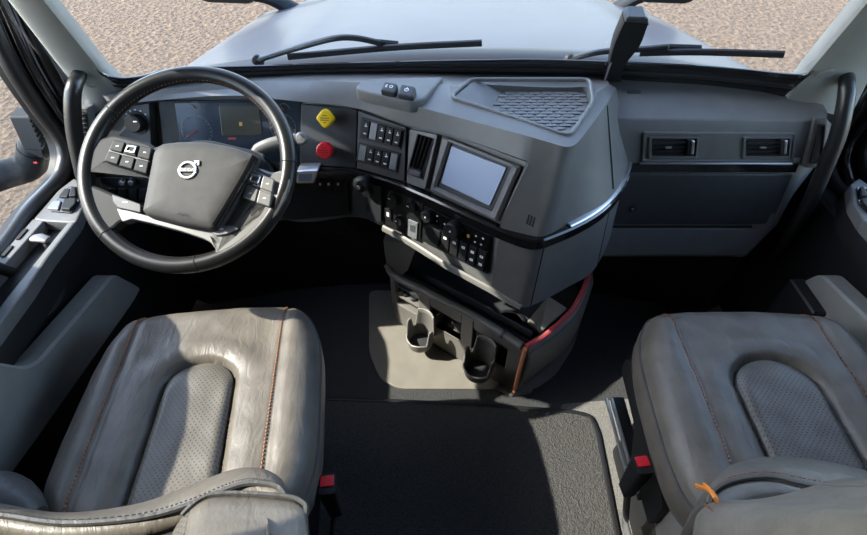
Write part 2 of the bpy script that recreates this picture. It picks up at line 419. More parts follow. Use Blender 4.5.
# windshield glass, black border and header
gx = [BASE[0].x - .06 + (BASE[-1].x - BASE[0].x + .12) * i / 40 for i in range(41)]
def gp(x, k, off=0.0): return V((MID + (x - MID) * (1 - .07 * k), baseY(x) - RAKE * .76 * k + off, .86 + .76 * k))
wind = MB().grid([[gp(x, k / 8, .012 - (.86 - .885) * RAKE) for x in gx] for k in range(9)])
struct(wind, 'window_1', M['glass'], None, (MID, 1.3, .86), ang=80)
BT = [(90, 62), (104, 73), (118, 77), (132, 76.5), (146, 74), (165, 69), (205, 66.5), (260, 65), (320, 63), (380, 61.5), (433, 60), (490, 59), (530, 58.5), (590, 60), (647, 62.5), (700, 65), (748, 69), (775, 72), (796, 73.5), (806, 73), (814, 70)]
tops = catmull([onglass(x, y, -.004) for x, y in BT], 80)
bots = [V((p.x, baseY(p.x) - .004 + .03 * RAKE, .855)) for p in tops]
mids = [bots[i].lerp(tops[i], .62) for i in range(80)]
bd = MB().grid([bots, mids, tops]); struct(bd, 'trim_1', M['gloss'], None, (MID, 1.35, .86), thick=.006)
ld = MB().tube([mids[i] + V((0, -.008, .0)) for i in range(4, 76)], .0065, 8); struct(ld, 'trim_2', M['rubber'], None, (MID, 1.35, .87))
oc = []
for dz in (0, 1):
    oc.append([V((p.x, p.y + .03, 1.61 + .42 * dz)) for p in [gp(x, 1) for x in gx]] + [V((XR + .05, .42 - .05 * dz, 1.60 + .43 * dz)), V((XL - .05, .42 - .05 * dz, 1.60 + .43 * dz))])
och = thing('sun_block_cabinet', 'pale unseen overhead cabinet added to block sun above the windshield', 'cabinet', (MID, .6, 1.6))  # out of view, added to cut the sun falling on the pod
MB().rings(oc).build('cabinet_body', M['ceil'], och)
for k in range(3): MB().box(Frame((MID - .62 + .62 * k, .41, 1.80), (1, 0, 0), (0, -.12, 1)), -.29, .29, -.14, .14, 0, .012, .02, .004).build('cabinet_door', M['wallf'], och)
hd = MB().tube([gp(x, 1, 0) for x in gx], (.05, .03), 8); struct(hd, 'trim_3', M['ceil'], None, (MID, .9, 1.6))

vz = []  # unseen visor outside the cab, added to keep sun off the dash top
for x in gx:
    y0 = gp(x, 1).y + .045
    vz.append([V((x, y, z)) for y, z in ((y0, 1.72), (y0, 1.66), (1.12, 1.70), (1.26, 1.68), (1.27, 1.70), (1.13, 1.75))])
struct(MB().rings(vz), 'sun_block_visor', M['black'], None, (MID, 1.1, 1.7))
# A pillars
def pillar(m, name):
    f = (lambda p: mir(p)) if m else (lambda p: p)
    a0, a1 = onglass(103, 74, -.008), onglass(43, 0, -.008)
    o0, o1 = onx(72, 82, -.905), onx(9, 0, -.875)
    da, do = a1 - a0, o1 - o0
    mk = lambda p, q, k: p + (q - p) * k
    rows = []
    foot_in, foot_out = onglass(124, 93, -.02), onz(88, 118, .84)
    if m: a0, a1, foot_in = mir(onglass(809, 72, -.008)), mir(onglass(868, 2, -.008)), mir(onz(788, 99, .88)); da = a1 - a0
    for k in (-.35, 0, .3, .65, 1, 1.6, 2.2, 2.9):
        if k < 0: i_, o_ = foot_in, foot_out
        else: i_, o_ = mk(a0, a1, k), mk(o0, o1, k)
        w = (i_ - o_); nrm = V((.35, -.92, .15))
        back = V((-.02, .07, .0))
        rows.append([f(p) for p in (o_ + back + V((-.03, 0, 0)), o_ + V((-.012, .012, 0)), o_, o_ + w * .12 + nrm * .012, o_ + w * .5 + nrm * .016, o_ + w * .85 + nrm * .008, i_, i_ + V((0, .02, 0)), i_ + back)])
    p = MB().rings(rows); o = struct(p, name, M['pillar'], None, f(V((-.9, 1.2, .9))), ang=45)
    from mathutils.bvhtree import BVHTree
    tree = BVHTree.FromPolygons([v.co + o.location for v in o.data.vertices], [tuple(q.vertices) for q in o.data.polygons])
    hit = tree.ray_cast(CAM, ray(825.5, 74) if m else ray(92, 80))
    nrm_ = hit[1] if hit[1].dot(CAM - hit[0]) > 0 else -hit[1]
    ux = nrm_.cross(V((0, 0, 1))).normalized() * -1
    fr = Frame(hit[0], ux, nrm_.cross(ux))
    k = MB(); k.lathe(fr, 0, 0, [(.019, -.006), (.019, .003), (.0165, .003), (.0165, .0015), (.015, .0035), (.001, .0035)], 28)
    k.build('pillar_plug', M['pillar'], o)
pillar(0, 'trim_4'); pillar(1, 'trim_5')

def boxrings(x0, x1, y0, y1, z0, z1, r, b):
    po = rect(x0, x1, y0, y1, r)
    return [[V((x, y, z)) for x, y in pp] for z, pp in ((z0, inset(po, b)), (z0 + b, po), (z1 - b, po), (z1, inset(po, b)))]
# side walls with window openings (doors)
def side(m):
    f = (lambda p: mir(p)) if m else (lambda p: p)
    tag_ = 'right' if m else 'left'
    XW = -1.03
    fr_pts = [onx(x, y, XW) for x, y in [(0, 245), (25, 211), (52, 183), (58.5, 170), (60.5, 153), (53, 133), (34, 108), (3, 60)]]
    op = [(p.y, p.z) for p in fr_pts]
    op = op + [(1.24, 1.20), (1.16, 1.45), (1.04, 1.60), (.90, 1.66), (.60, 1.66), (.22, 1.64), (.12, 1.52), (.12, 1.18), (.18, 1.05), (.35, 1.03), (.50, 1.03), (.62, .99), (.71, .93), (.78, .80), (.84, .69)]
    O3 = catmull([V((XW, y, z)) for y, z in op], 90, True)
    cy, cz = .85, 1.2
    Y0, Y1, Z0, Z1 = -.1, 1.42, .05, ROOF
    def outer(p):
        d = V((0, p.y - cy, p.z - cz)); k = 1e9
        if d.y > 0: k = min(k, (Y1 - cy) / d.y)
        if d.y < 0: k = min(k, (Y0 - cy) / d.y)
        if d.z > 0: k = min(k, (Z1 - cz) / d.z)
        if d.z < 0: k = min(k, (Z0 - cz) / d.z)
        return V((0, cy + d.y * k, cz + d.z * k))
    R = []
    for which, x in (('o', XW - .03), ('o', XW), ('i', XW), ('i', XW - .03), ('o', XW - .03)):
        R.append([f(V((x, p.y, p.z))) if which == 'i' else f(V((x, outer(p).y, outer(p).z))) for p in O3])
    w = MB().rings(R, cap0=False, cap1=False)
    door = struct(w, 'door_2' if m else 'door_1', M['black'], None, f(V((XW, .85, .05))), ang=50)
    sl = MB().tube([f(p + V((.012, 0, 0))) for p in O3], .020, 10, True); sl.build('window_seal', M['rubber'], door)
    # outer weather strip and inner lip with a paler sheen
    big = [V((XW + .035, cy + (p.y - cy) * 1.075, cz + (p.z - cz) * 1.065)) for p in O3]
    MB().tube([f(p) for p in big], .015, 10, True).build('weather_strip', M['gloss'], door)
    big2 = [V((XW + .055, cy + (p.y - cy) * 1.16, cz + (p.z - cz) * 1.10)) for p in O3]
    MB().tube([f(p) for p in big2], .016, 10, True).build('door_frame', M['black'], door)
    gl = MB().rings([[f(V((x, cy + (p.y - cy) * 1.02, cz + (p.z - cz) * 1.02))) for p in O3] for x in (XW - .012, XW - .017)])
    struct(gl, 'window_3' if m else 'window_2', M['glass'], None, f(V((XW - .05, .85, .7))))
    rw = MB()
    a = [f(V((XW - .1, -1.8, 0))), f(V((XW, -1.8, 0))), f(V((XW, -.1, 0))), f(V((XW - .1, -.1, 0)))]
    rw.rings([[V((p.x, p.y, z)) for p in a] for z in (0, ROOF)])
    struct(rw, 'wall_' + tag_, M['wallf'], None, f(V((XW, -1, 0))))
    # lower door body
    bx = lambda mb, x0, x1, y0, y1, z0, z1, r=.01, b=.006: mb.rings([[f(q) for q in ring] for ring in boxrings(x0, x1, y0, y1, z0, z1, r, b)])
    d = MB(); bx(d, XW + .002, -.915, -.05, 1.335, .005, .62, .02, .01); d.build('door_panel', M['black'], door)
    # armrest: a tray with a raised rim, its top level at ZA
    ZA = .69
    fa = Frame(V((0, 0, ZA)), (1, 0, 0), (0, 1, 0))
    P = lambda pts: [(onz(x, y, ZA).x, onz(x, y, ZA).y) for x, y in pts]
    outer_ = P([(84, 184), (84, 204), (76, 222), (48, 258), (27, 290)]) + [(-.872, .62), (-.872, .30), (-.995, .30), (-.995, .62)] + P([(33, 219), (58, 190), (74, 178)])
    inner_ = P([(68, 222.5), (40, 257), (13, 290)]) + [(-.902, .62), (-.902, .36), (-.972, .36), (-.972, .62)] + P([(44, 221)])
    def pl(mb, poly, h0, h1, b=.004):
        q = [f(V((x, y, 0))) for x, y in poly]
        mb.prism(fa, [(v.x, v.y) for v in q], h0, h1, b)
    ar = MB(); pl(ar, rpoly(outer_, .012), -.085, -.028, .006); arm = ar.build('armrest', M['black'], door)
    # rim as a picture frame around the well: front deck, inner rail, outer rail, rear deck
    rim = MB()
    deck = P([(84, 184), (84, 204), (76, 222), (68, 222.5), (44, 221), (33, 219), (58, 190), (74, 178)])
    pl(rim, rpoly(deck, .006), -.03, 0, .004)
    rail = P([(76, 222), (48, 258), (27, 290)]) + [(-.872, .62), (-.872, .34), (-.902, .34), (-.902, .62)] + P([(13, 290), (40, 257), (68, 222.5)])
    pl(rim, rpoly(rail, .004), -.03, .002, .005)
    orail = [(-.972, .34)] + [(-.972, .62)] + P([(44, 221), (33, 219)]) + [(-.995, .62), (-.995, .34)]
    pl(rim, rpoly(orail, .003), -.03, .001, .003)
    pl(rim, rect(-.995, -.872, .30, .345, .01), -.03, .001, .004)
    rim.build('armrest_rim', M['mid'] if not m else M['mid'], arm)
    # switch pod on the deck
    sw = MB(); sp = P([(49, 211), (55, 201), (79, 200), (80, 206), (73, 214)])
    pl(sw, rpoly(P([(50, 212), (61, 196), (70, 187), (79, 188), (80, 203), (72, 214)]), .006), 0, .004, .002)
    pod = sw.build('switch_panel', M['gloss'], door)
    for k, pts in enumerate(([(48.5, 211), (54, 203.5), (63, 203), (60, 212)], [(62.5, 212), (66, 202), (78, 201), (78, 206), (72, 213)], [(60, 199), (66, 191), (72, 191), (69, 200)], [(70.5, 199.5), (73, 190), (78, 190), (78, 199)])):
        s2 = MB(); pl(s2, rpoly(P(pts), .004), .004, .012 if k % 2 else .009, .003); s2.build('window_switch', M['rocker'] if k == 0 else M['button'], pod)  # first switch is paler: a highlight put into its colour
    # slots on the outer rail
    for k, yy in enumerate((.80, .86, .92)):
        s3 = MB(); pl(s3, rect(-.989, -.979, yy - .019, yy + .019, .003), .001, .0045, .001); s3.build('vent_slot', M['deep'], arm)
    # inside opener
    ha = f(onz(33, 238, .685)); hb = f(onz(48, 240, .685))
    hh = MB().tube([ha, ha.lerp(hb, .5) + V((0, 0, .004)), hb], [(.012, .006), (.014, .007), (.011, .006)], 12)
    ho = hh.build('door_handle', M['spoke'], door)
    MB().tube([hb + V((-.01, 0, -.004)), hb + V((0, -.01, -.05))], .008, 8).build('handle_stem', M['black'], ho)
    # map pocket below the armrest and pale lower panel
    X1 = -.905
    q = [onx(x, y, X1) for x, y in [(60, 267), (63, 292), (57, 306), (30, 331), (14, 332), (22, 318), (40, 300), (50, 280)]]
    ffl = Frame(V((X1, 0, 0)), (0, 1, 0), (0, 0, 1))
    def plx(mb, pts, x0, x1, b):
        po = rpoly([(p.y, p.z) for p in pts], .015)
        R = []
        for x, pp in ((x0, po), (x1 - b, po), (x1, inset(po, b))): R.append([f(V((x, y, z))) for y, z in pp])
        mb.rings(R)
    pk = MB(); plx(pk, q, X1 - .012, X1 + .012, .008); pk.build('map_pocket', M['dark'], door)
    X2 = -.85
    q = [onx(x, y, X2) for x, y in [(142, 288), (134, 303), (70, 394), (38, 440), (-20, 520), (-140, 520), (-60, 372), (0, 362.5), (27, 367), (40, 360), (112, 276), (118, 275)]]
    lp = MB(); plx(lp, q, X2 - .05, X2, .006); lp.build('lower_panel', M['lowerdoor'], door)
    if m:
        bxx = MB(); bx(bxx, -.86, -.815, .86, .99, .30, .47, .01, .005); bxx.build('panel_bracket', M['black'], door)
    # grab handle along the pillar
    hp = [onx(70, 90, -.885), onx(75, 84, -.89), onx(76, 100, -.885), onx(74, 125, -.88), onx(79, 155, -.875), onx(88, 190, -.865), onx(100, 225, -.855)] if not m else None
    if not m:
        pts = [ony(x, y, yy) for x, y, yy in [(78, 78, 1.20), (74, 88, 1.165), (72.5, 105, 1.15), (75, 135, 1.14), (81, 165, 1.13), (88, 195, 1.13), (96, 222, 1.15)]]
        lab = 'black curved grab handle on the pillar beside the steering wheel'
    else:
        pts = [ony(x, y, yy) for x, y, yy in [(846, 74, 1.22), (847, 84, 1.17), (845, 105, 1.14), (838, 135, 1.12), (826, 165, 1.11), (808, 205, 1.11), (786, 240, 1.15), (774, 256, 1.19)]]
        lab = 'black curved grab handle at the glove box end of the dashboard'
    gh = thing('grab_handle', lab, 'handle', pts[-1], 'pillar grab handles')
    n = 36; MB().tube(catmull(pts, n), [.016 + .003 * math.sin(PI * i / (n - 1)) for i in range(n)], 14).build('grip', M['rubber'], gh)
    MB().tube([pts[0] + V((0, .035, .012)), pts[0]], [.014, .017], 12).build('mount', M['black'], gh)
    MB().tube([pts[-1], pts[-1] + V((0, .08, -.02))], [.018, .014], 12).build('mount', M['black'], gh)

side(0); side(1)

# door mirrors outside
for m in (0, 1):
    f = (lambda p: mir(p)) if m else (lambda p: p)
    t = thing('side_mirror', ['thick grey mirror arm outside the window beside the steering wheel', 'dark mirror arm outside the window at the glove box end'][m], 'mirror', f(V((-1.15, 1.28, .68))), 'door mirrors')
    pts = [V((-1.10, 1.30, .70)), V((-1.16, 1.315, .70)), onx(30, 165, -1.22), onx(0, 176, -1.30), onx(-60, 196, -1.45)]
    MB().tube([f(p) for p in catmull(pts, 20)], [(.047 - .003 * i / 19, .042) for i in range(20)], 16).build('mirror_arm', M['mirrorgrey'], t)
    cl = catmull(pts, 20); MB().tube([f(cl[6]), f(cl[8])], [(.049, .044)] * 2, 16).build('arm_collar', M['mirrorgrey'], t)
    fr = Frame(f(onx(36, 127, -1.10)), (0, 1, 0), (0, 0, 1))
    k = MB()
    q = [onx(x, y, -1.10) for x, y in [(28, 117), (36, 107), (53, 134), (43, 151)]]
    po = [(p.y, p.z) for p in q]
    R = [[f(V((xx, y, z))) for y, z in rpoly(po, .006)] for xx in (-1.15, -1.10)]
    k.rings(R); fin = k.build('mirror_bracket', M['mirrorgrey'], t)
    rb = MB()
    for i in range(7):
        s_ = (i + .5) / 7; a_ = q[0].lerp(q[3], s_); b_ = q[1].lerp(q[2], s_)
        rb.tube([f(a_ + V((.002, 0, 0))), f(b_ + V((.002, 0, 0)))], .004, 6)
    rb.build('bracket_ribs', M['mirrorgrey'], fin)
    fr = Frame(f(V((-1.62, 1.25, .62))), (1, 0, 0), (0, 0, 1))
    MB().prism(fr, rect(-.13, .13, -.2, .35, .06), -.05, .08, .03).build('mirror_head', M['mirrorgrey'], t)
    if not m:
        MB().lathe(Frame(onx(37.5, 162.5, -1.157), (0, 1, 0), (0, 0, 1)), 0, 0, [(.004, -.01), (.004, .001), (.001, .003)], 10).build('marker_dot', M['red'], t)

# ------------------------------------------------------------------ dashboard
dash = thing('dashboard', 'dark grey wraparound dashboard with gauges, switch banks, screen and glove box under the windshield', 'dashboard', (MID, 1.25, .5))
T0, T1 = .734, .710
def tz(x, y): return onz(x, y, T0)
def drop(p, z, dy=0.0): return V((p.x, p.y + dy, z))
FK = face_frame(tz(298, 166), tz(354, 169.5), 27)
FW_ = face_frame(tz(354, 169.5), tz(407, 184.5), 27)
FS = face_frame(tz(424, 192), tz(497, 227), 27)
FLK = face_frame(V((-.42, 1.145, .64)), drop(tz(354, 169.5), .64), 0)
FLW = face_frame(drop(tz(354, 169.5), .64), drop(tz(407, 184.5), .64), 0)
FR_ = face_frame(drop(tz(383, 176.5), .57), drop(tz(491, 225), .57), 4)
FC = Frame((-.80, 1.165, T0), (1, 0, 0), (0, math.sin(math.radians(24)), math.cos(math.radians(24))))
NU = 70
def resample(rows, n): return [catmull(r, n) for r in rows]
LIP = .012
# driver side and pod face: columns run from the left end to the right edge of the screen
rF = [onz(x, y, .885) for x, y in [(100, 90), (150, 85), (230, 77), (298, 73), (355, 72), (410, 72), (455, 73), (505, 74)]]
rT = [onz(x, y, z) for x, y, z in [(103, 96, .895), (152, 91, .90), (230, 83, .905), (298, 81, .91), (353, 82, .92), (410, 84, .925), (455, 86, .928), (515, 95, .93)]]
rP = [onz(x, y, z) for x, y, z in [(107, 101, .885), (151, 96, .89), (230, 89, .895), (298, 92, .90), (358, 94, .905), (410, 105, .915), (460, 118, .92), (531, 137, .927)]]
rL = [FC.at(110, 106, LIP), FC.at(150, 101, LIP), FC.at(230, 95.5, LIP), FK.at(298, 101.5, LIP), FK.at(352, 107.5, LIP).lerp(FW_.at(357, 108, LIP), .5), FW_.at(408, 125, LIP), FS.at(455, 136, LIP), FS.at(527, 161, LIP)]
DEEP = -.045
rL2 = [FC.at(110, 106, DEEP), FC.at(150, 101, DEEP), FC.at(230, 95.5, DEEP), FK.at(298, 101.5, DEEP), FK.at(352, 107.5, -.018), FW_.at(408, 125, -.018), FS.at(455, 136, -.018), FS.at(526, 162, -.018)]
bt = [V((-.94, 1.15, T0)), V((-.80, 1.165, T0)), V((-.55, 1.16, T0)), tz(298, 166), tz(354, 169.5), tz(407, 184.5), tz(455, 206.5), tz(500, 228.5)]
hs_ = [DEEP, DEEP, DEEP, DEEP, -.018, -.018, -.018, -.018]
fn = [FC.n, FC.n, FC.n, FK.n, FW_.n, FW_.n, FS.n, FS.n]
rB2 = [p + n * h for p, n, h in zip(bt, fn, hs_)]
rB = [p + n * LIP * .2 for p, n in zip(bt, fn)]
rR = [drop(p, T1, .004) for p in bt[:3]] + [FLK.at(298, 178, -.007), FLW.at(355, 180, -.007), FLW.at(382, 186, -.008).lerp(FR_.at(384, 186, -.006), .6), FR_.at(445, 213, -.006), FR_.at(494, 237, -.006)]
rD = [V((-.94, 1.16, .57)), V((-.80, 1.17, .57)), V((-.55, 1.165, .57)), FLK.at(300, 222, -.007), FLW.at(354, 217, -.007), FLW.at(382, 226, -.008).lerp(FR_.at(383, 227, -.006), .6), FR_.at(437, 259, -.006), FR_.at(491.5, 289.5, -.006)]
rU = [V((p.x, max(p.y + .10, 1.30), p.z + .0)) for p in rD]
rX = [V((p.x, p.y - .02, .80)) for p in rF]
LR = resample([rF, rT, rP, rL, rL2, rB2, rB, rR, rD, rU, rX], NU)
# pod: from the screen's right edge round the corner to the passenger side
def mixr(a, b, k): return a.lerp(b, k)
qF = [rF[-1], *[onz(x, y, .885) for x, y in [(530, 74.8), (545, 75), (560, 75.2), (575, 75.3), (588, 75.6), (597, 76), (603, 76.6), (607, 77)]]]
qT = [rT[-1]] + [onz(x, y, z) for x, y, z in [(540, 100, .93), (552, 102, .93), (565, 103, .93), (577, 101, .93), (588, 97, .929), (597, 92, .925), (604, 88, .920), (609, 84, .91)]]
qP = [rP[-1]] + [onz(x, y, z) for x, y, z in [(553, 143.5, .926), (564, 146.5, .925), (572, 146, .924), (579, 141, .923), (590, 127, .921), (603, 109, .916), (611, 97, .908), (616, 88, .90)]]
qB = [bt[-1]] + [tz(x, y) for x, y in [(529, 236), (541, 237.5), (550, 234.8), (559, 230), (582, 218.5), (606, 205.5), (622, 185), (631, 157)]]
qL = [rL[-1]] + [mixr(a, b, .22) for a, b in zip(qP[1:], qB[1:])]
qL2 = [FS.at(528.5, 164, LIP)] + [mixr(a, b, .5) for a, b in zip(qP[1:], qB[1:])]
qB2 = [bt[-1] + FS.n * LIP + FS.v * .02] + [mixr(a, b, .9) for a, b in zip(qP[1:], qB[1:])]
qR = [drop(p, T1, .004) for p in qB]
qD = [rD[-1], onz(514, 303, .512), onz(524, 307.5, .503), onz(534, 304.5, .50), onz(545, 299.5, .497), onz(568, 287, .495), onz(591, 273, .49), onz(604, 252, .495), onz(613, 230, .50)]
qU = [V((p.x * .96, max(p.y + .10, 1.30), p.z + .03)) for p in qD]
qX = [V((p.x, p.y - .02, .80)) for p in qF]
RR = resample([qF, qT, qP, qL, qL2, qB2, qB, qR, qD, qU, qX], 46)
cols = [[r[i] for r in LR] for i in range(NU)] + [[r[i] for r in RR] for i in range(46)]
body = MB().rings(cols).build('dash_shell', M['mid'], dash, ang=32)
# cut the tray on top of the pod into the shell
TRAY = [(451, 97), (471, 80), (589, 80), (592, 102), (569, 136)]
ZT = .926
FT = Frame((0, 0, ZT), (1, 0, 0), (0, 1, 0))
tin = rpoly([(onz(x, y, ZT).x, onz(x, y, ZT).y) for x, y in TRAY], .02, 5)
cut = MB().prism(FT, tin, -.030, .05, 0).build('cutter', M['mid'], dash)
bpy.context.view_layer.update()
bm_ = body.modifiers.new('b', 'BOOLEAN'); bm_.operation = 'DIFFERENCE'; bm_.object = cut; bm_.solver = 'EXACT'
bpy.context.view_layer.update()
newme = bpy.data.meshes.new_from_object(body.evaluated_get(bpy.context.evaluated_depsgraph_get()))
body.modifiers.clear(); old = body.data; body.data = newme; newme.name = 'dash_shell'
bpy.data.objects.remove(cut)
for p in newme.polygons: p.use_smooth = True
newme.set_sharp_from_angle(angle=math.radians(32))
for p in newme.polygons:
    if len(p.vertices) > 4: p.use_smooth = False
bv = body.modifiers.new('edge', 'BEVEL'); bv.width = .004; bv.segments = 3; bv.limit_method = 'ANGLE'; bv.angle_limit = math.radians(30); bv.harden_normals = False

# tray rim, floor with cell pattern and the ramp
tr = MB(); rim_o = inset(tin, -.006)
tr.ringframe(FT, rim_o, inset(tin, .002), -.004, .005)
trim_o = tr.build('storage_tray', M['mid'], dash)
fl_ = MB().prism(FT, inset(tin, .001), -.032, -.029, 0)
tb = fl_.build('tray_liner', M['mid'], trim_o)
ramp = MB(); a0 = onz(452, 97, ZT); a1 = onz(472, 80, ZT); b0 = onz(489, 113, ZT - .028); b1 = onz(508, 81, ZT - .028); mid_ = onz(500, 118, ZT - .028)
ramp.rings([[a0 + V((.004, 0, -.001)), a1 + V((.004, -.004, -.001)), b1, b0], [a0 + V((.004, 0, -.03)), a1 + V((.004, -.004, -.03)), b1 + V((0, 0, -.003)), b0 + V((0, 0, -.003))]])
ramp.build('tray_ramp', M['mid'], trim_o)
hexs = MB(); fx = lambda p: (p.x, p.y)
from mathutils.geometry import intersect_point_tri_2d
def inpoly(p, poly):
    c = False; n = len(poly)
    for i in range(n):
        x1, y1 = poly[i - 1]; x2, y2 = poly[i]
        if (y1 > p[1]) != (y2 > p[1]) and p[0] < (x2 - x1) * (p[1] - y1) / (y2 - y1) + x1: c = not c
    return c
xs = [p[0] for p in tin]; ysv = [p[1] for p in tin]
lim = inset(tin, .012)
j = 0; yv = min(ysv)
while yv < max(ysv):
    xv = min(xs) + (.016 if j % 2 else 0)
    while xv < max(xs):
        if inpoly((xv, yv), lim) and (V((xv, yv)) - V((b0.x, b0.y))).dot(V((b1.y - b0.y, -(b1.x - b0.x)))) > .0009:
            hexs.prism(FT, rpoly([(xv - .0125, yv - .006), (xv + .0125, yv - .006), (xv + .0145, yv), (xv + .0125, yv + .006), (xv - .0125, yv + .006), (xv - .0145, yv)], .003, 2), -.0295, -.0265, .0012)
        xv += .032
    yv += .0145; j += 1
hexs.build('tray_pattern', M['mid'], tb)

# panels on the faces
def panel(name, fr, pts, h0, h1, m, parent, r=.004, b=.0015, **kw):
    return MB().prism(fr, rpoly(fr.pix(pts, h1), r), h0, h1, b).build(name, m, parent, **kw)
kp = panel('knob_panel', FK, [(301, 104), (357, 109.5), (356, 168), (300, 164.5)], -.05, 0, M['dark'], dash)
def pull_knob(x, y, m, pm, lab, turn):
    u, v = FK.uv(x, y, .035)
    stem = MB().lathe(FK, u, v, [(.011, 0), (.010, .03)], 16)
    s_ = [(-1, 0), (-.35, -.82), (0, -1), (.35, -.82), (1, 0), (.35, .82), (0, 1), (-.35, .82)]
    if turn: s_ = [(.95 * math.cos(PI / 8 + k * PI / 4), .95 * math.sin(PI / 8 + k * PI / 4)) for k in range(8)]
    po = rpoly([(u + .0245 * a, v + .024 * b) for a, b in s_], .006)
    k = MB().prism(FK, po, .026, .042, .005); o = k.build('brake_knob', m, dash, label=lab)
    stem.build('knob_stem', M['black'], o)
    pr = MB()
    for dv, w in ((.007, .006), (.001, .011), (-.004, .011), (-.010, .004)):
        pr.box(FK, u - w, u + w, v + dv - .0012, v + dv + .0012, .042, .0425, .0003, 0)
    pr.build('knob_print', pm, o)
pull_knob(325.5, 118.5, M['yellow'], M['yellowprint'], 'yellow diamond pull knob', 0)
pull_knob(324.5, 150.5, M['red'], M['redprint'], 'red octagonal pull knob', 1)

sp = panel('switch_panel', FW_, [(358, 110.5), (406, 127.5), (404.5, 182), (356.5, 168)], -.02, .001, M['dark'], dash)
def bank(quad, n, greys):
    (tl, tr_, br, bl) = quad
    fr_ = panel('switch_frame', FW_, [tl, tr_, br, bl], .0005, .004, M['black'], sp, r=.003)
    L = lambda a, b, t: (a[0] + (b[0] - a[0]) * t, a[1] + (b[1] - a[1]) * t)
    for i in range(n):
        t0, t1 = .035 + i * .93 / n + .008, .035 + (i + 1) * .93 / n - .008
        q = [L(L(tl, tr_, t), L(bl, br, t), s) for t, s in ((t0, .10), (t1, .10), (t1, .90), (t0, .90))]
        m = M['rocker'] if i in greys else M['button']
        po = rpoly(FW_.pix(q, .008), .0015)
        MB().prism(FW_, po, .003, .009 if i in greys else .0105, .002).build('rocker_switch', m, sp)
        if i not in greys:
            cx, cy = sum(p[0] for p in FW_.pix(q, .01)) / 4, sum(p[1] for p in FW_.pix(q, .01)) / 4
            k = MB(); k.box(FW_, cx - .004, cx + .004, cy - .0125, cy - .0095, .0105, .0108, .0005, 0)
            k.box(FW_, cx - .003, cx + .004, cy + .006, cy + .009, .0105, .0108, .0005, 0); k.box(FW_, cx - .001, cx + .001, cy + .010, cy + .014, .0105, .0108, .0003, 0)
            k.build('switch_icon', M['white'], sp)
bank([(361.5, 117), (404.5, 129), (400.5, 150), (358.5, 138)], 5, (1,))
bank([(358.5, 142), (400.5, 153), (397, 173), (355.5, 161)], 5, (0, 4))

# vertical vent
vp = panel('vent_surround', FS, [(409, 129), (437.5, 134.5), (425, 189.5), (406.5, 183)], -.02, .003, M['mid'], dash, r=.006)
panel('vent_cavity', FS, [(417, 133.5), (434, 138.5), (423, 180), (406.8, 173.5)], .003, .0045, M['deep'], vp, r=.002)
for i in range(4):
    t = (i + .6) / 4.4
    a = (417 + 17 * t, 134 + 5 * t); b = (408.5 + 15 * t, 166 + 5 * t)
    MB().tube([FS.at(*a, .007), FS.at(*b, .007)], [(.0016, .005)] * 2, 8).build('vent_louver', M['button'], vp)
panel('vent_tab', FS, [(409, 168), (421, 172), (419.5, 178), (407.5, 174)], .004, .013, M['dark'], vp, r=.002, b=.003)

# screen
sb = [(441, 135.5), (520, 167), (495.5, 222.5), (428.5, 190.5)]
outer = rpoly(FS.pix(sb, .006), .006, 4)
ins = [(449.5, 142.5), (510.5, 167), (490.5, 212.5), (435, 187)]
inner = rpoly(FS.pix(ins, .006), .003, 4)
sc_ = MB().ringframe(FS, outer, inner, -.02, .005).build('touchscreen', M['mid'], dash)
ins2 = [(449.5, 142), (510.5, 166.5), (491, 212), (434.5, 186)]
MB().prism(FS, inset(rpoly(FS.pix(ins, .006), .003, 4), -.002), -.012, -.006, 0).build('screen_recess', M['black'], sc_)
panel('screen_display', FS, [(451.5, 146), (506.5, 167.5), (489.5, 206), (441, 183)], -.006, -.002, M['screen'], sc_, r=.003, b=.001)
sl = MB()
for k in range(3):
    x = 527.5 + k * 2.8; y = 214.5 + k * 1.3
    sl.tube([FS.at(x + 1.6, y, LIP + .0005), FS.at(x - .8, y + 9.5, LIP + .0005)], .0022, 8)
sl.build('speaker_slots', M['deep'], dash)

# trim strip following the face and round the pod
tp = [onz(x, y, .722) for x, y in [(300, 171.5), (354, 175.5), (383, 181.5), (424, 198), (460, 214.5), (496, 231), (520, 240.5), (536, 243.5), (553, 238.5), (580, 226.5), (601, 213), (616, 197), (626, 179), (631, 161)]]
tp = [V((-.94, 1.15, .722)), V((-.75, 1.155, .722)), V((-.5, 1.15, .722))] + tp
path = catmull(tp, 110)
def strip(path, z0, z1, out, mat_, name, i0=0, i1=None):
    R = []
    pts = path[i0:i1]
    for i, p in enumerate(pts):
        t = (pts[min(i + 1, len(pts) - 1)] - pts[max(i - 1, 0)]); t.z = 0; t.normalize(); n = V((t.y, -t.x, 0))
        R.append([V((p.x, p.y, z0)) - n * .012, V((p.x, p.y, z0)) + n * (out - .003), V((p.x, p.y, z0 + .003)) + n * out, V((p.x, p.y, z1 - .004)) + n * out, V((p.x, p.y, z1)) + n * (out - .004), V((p.x, p.y, z1)) - n * .012])
    return MB().rings(R).build(name, mat_, dash, ang=25)
strip(path, .706, .736, .007, M['gloss'], 'trim_strip')
strip(path, .7365, .741, .004, M['silver'], 'trim_highlight', 79, None)
# seams on the pod's side
k = 36
for pts_ in ([RR[2][k] + V((.002, -.002, -.004)), RR[4][k] + V((.002, -.001, 0)), RR[5][k] + V((.002, -.001, 0))], [RR[7][k], RR[8][k] + V((0, 0, .004))], [RR[7][15], RR[8][15] + V((0, 0, .004))]):
    MB().tube(pts_, .0015, 6).build('panel_seam', M['deep'], dash)

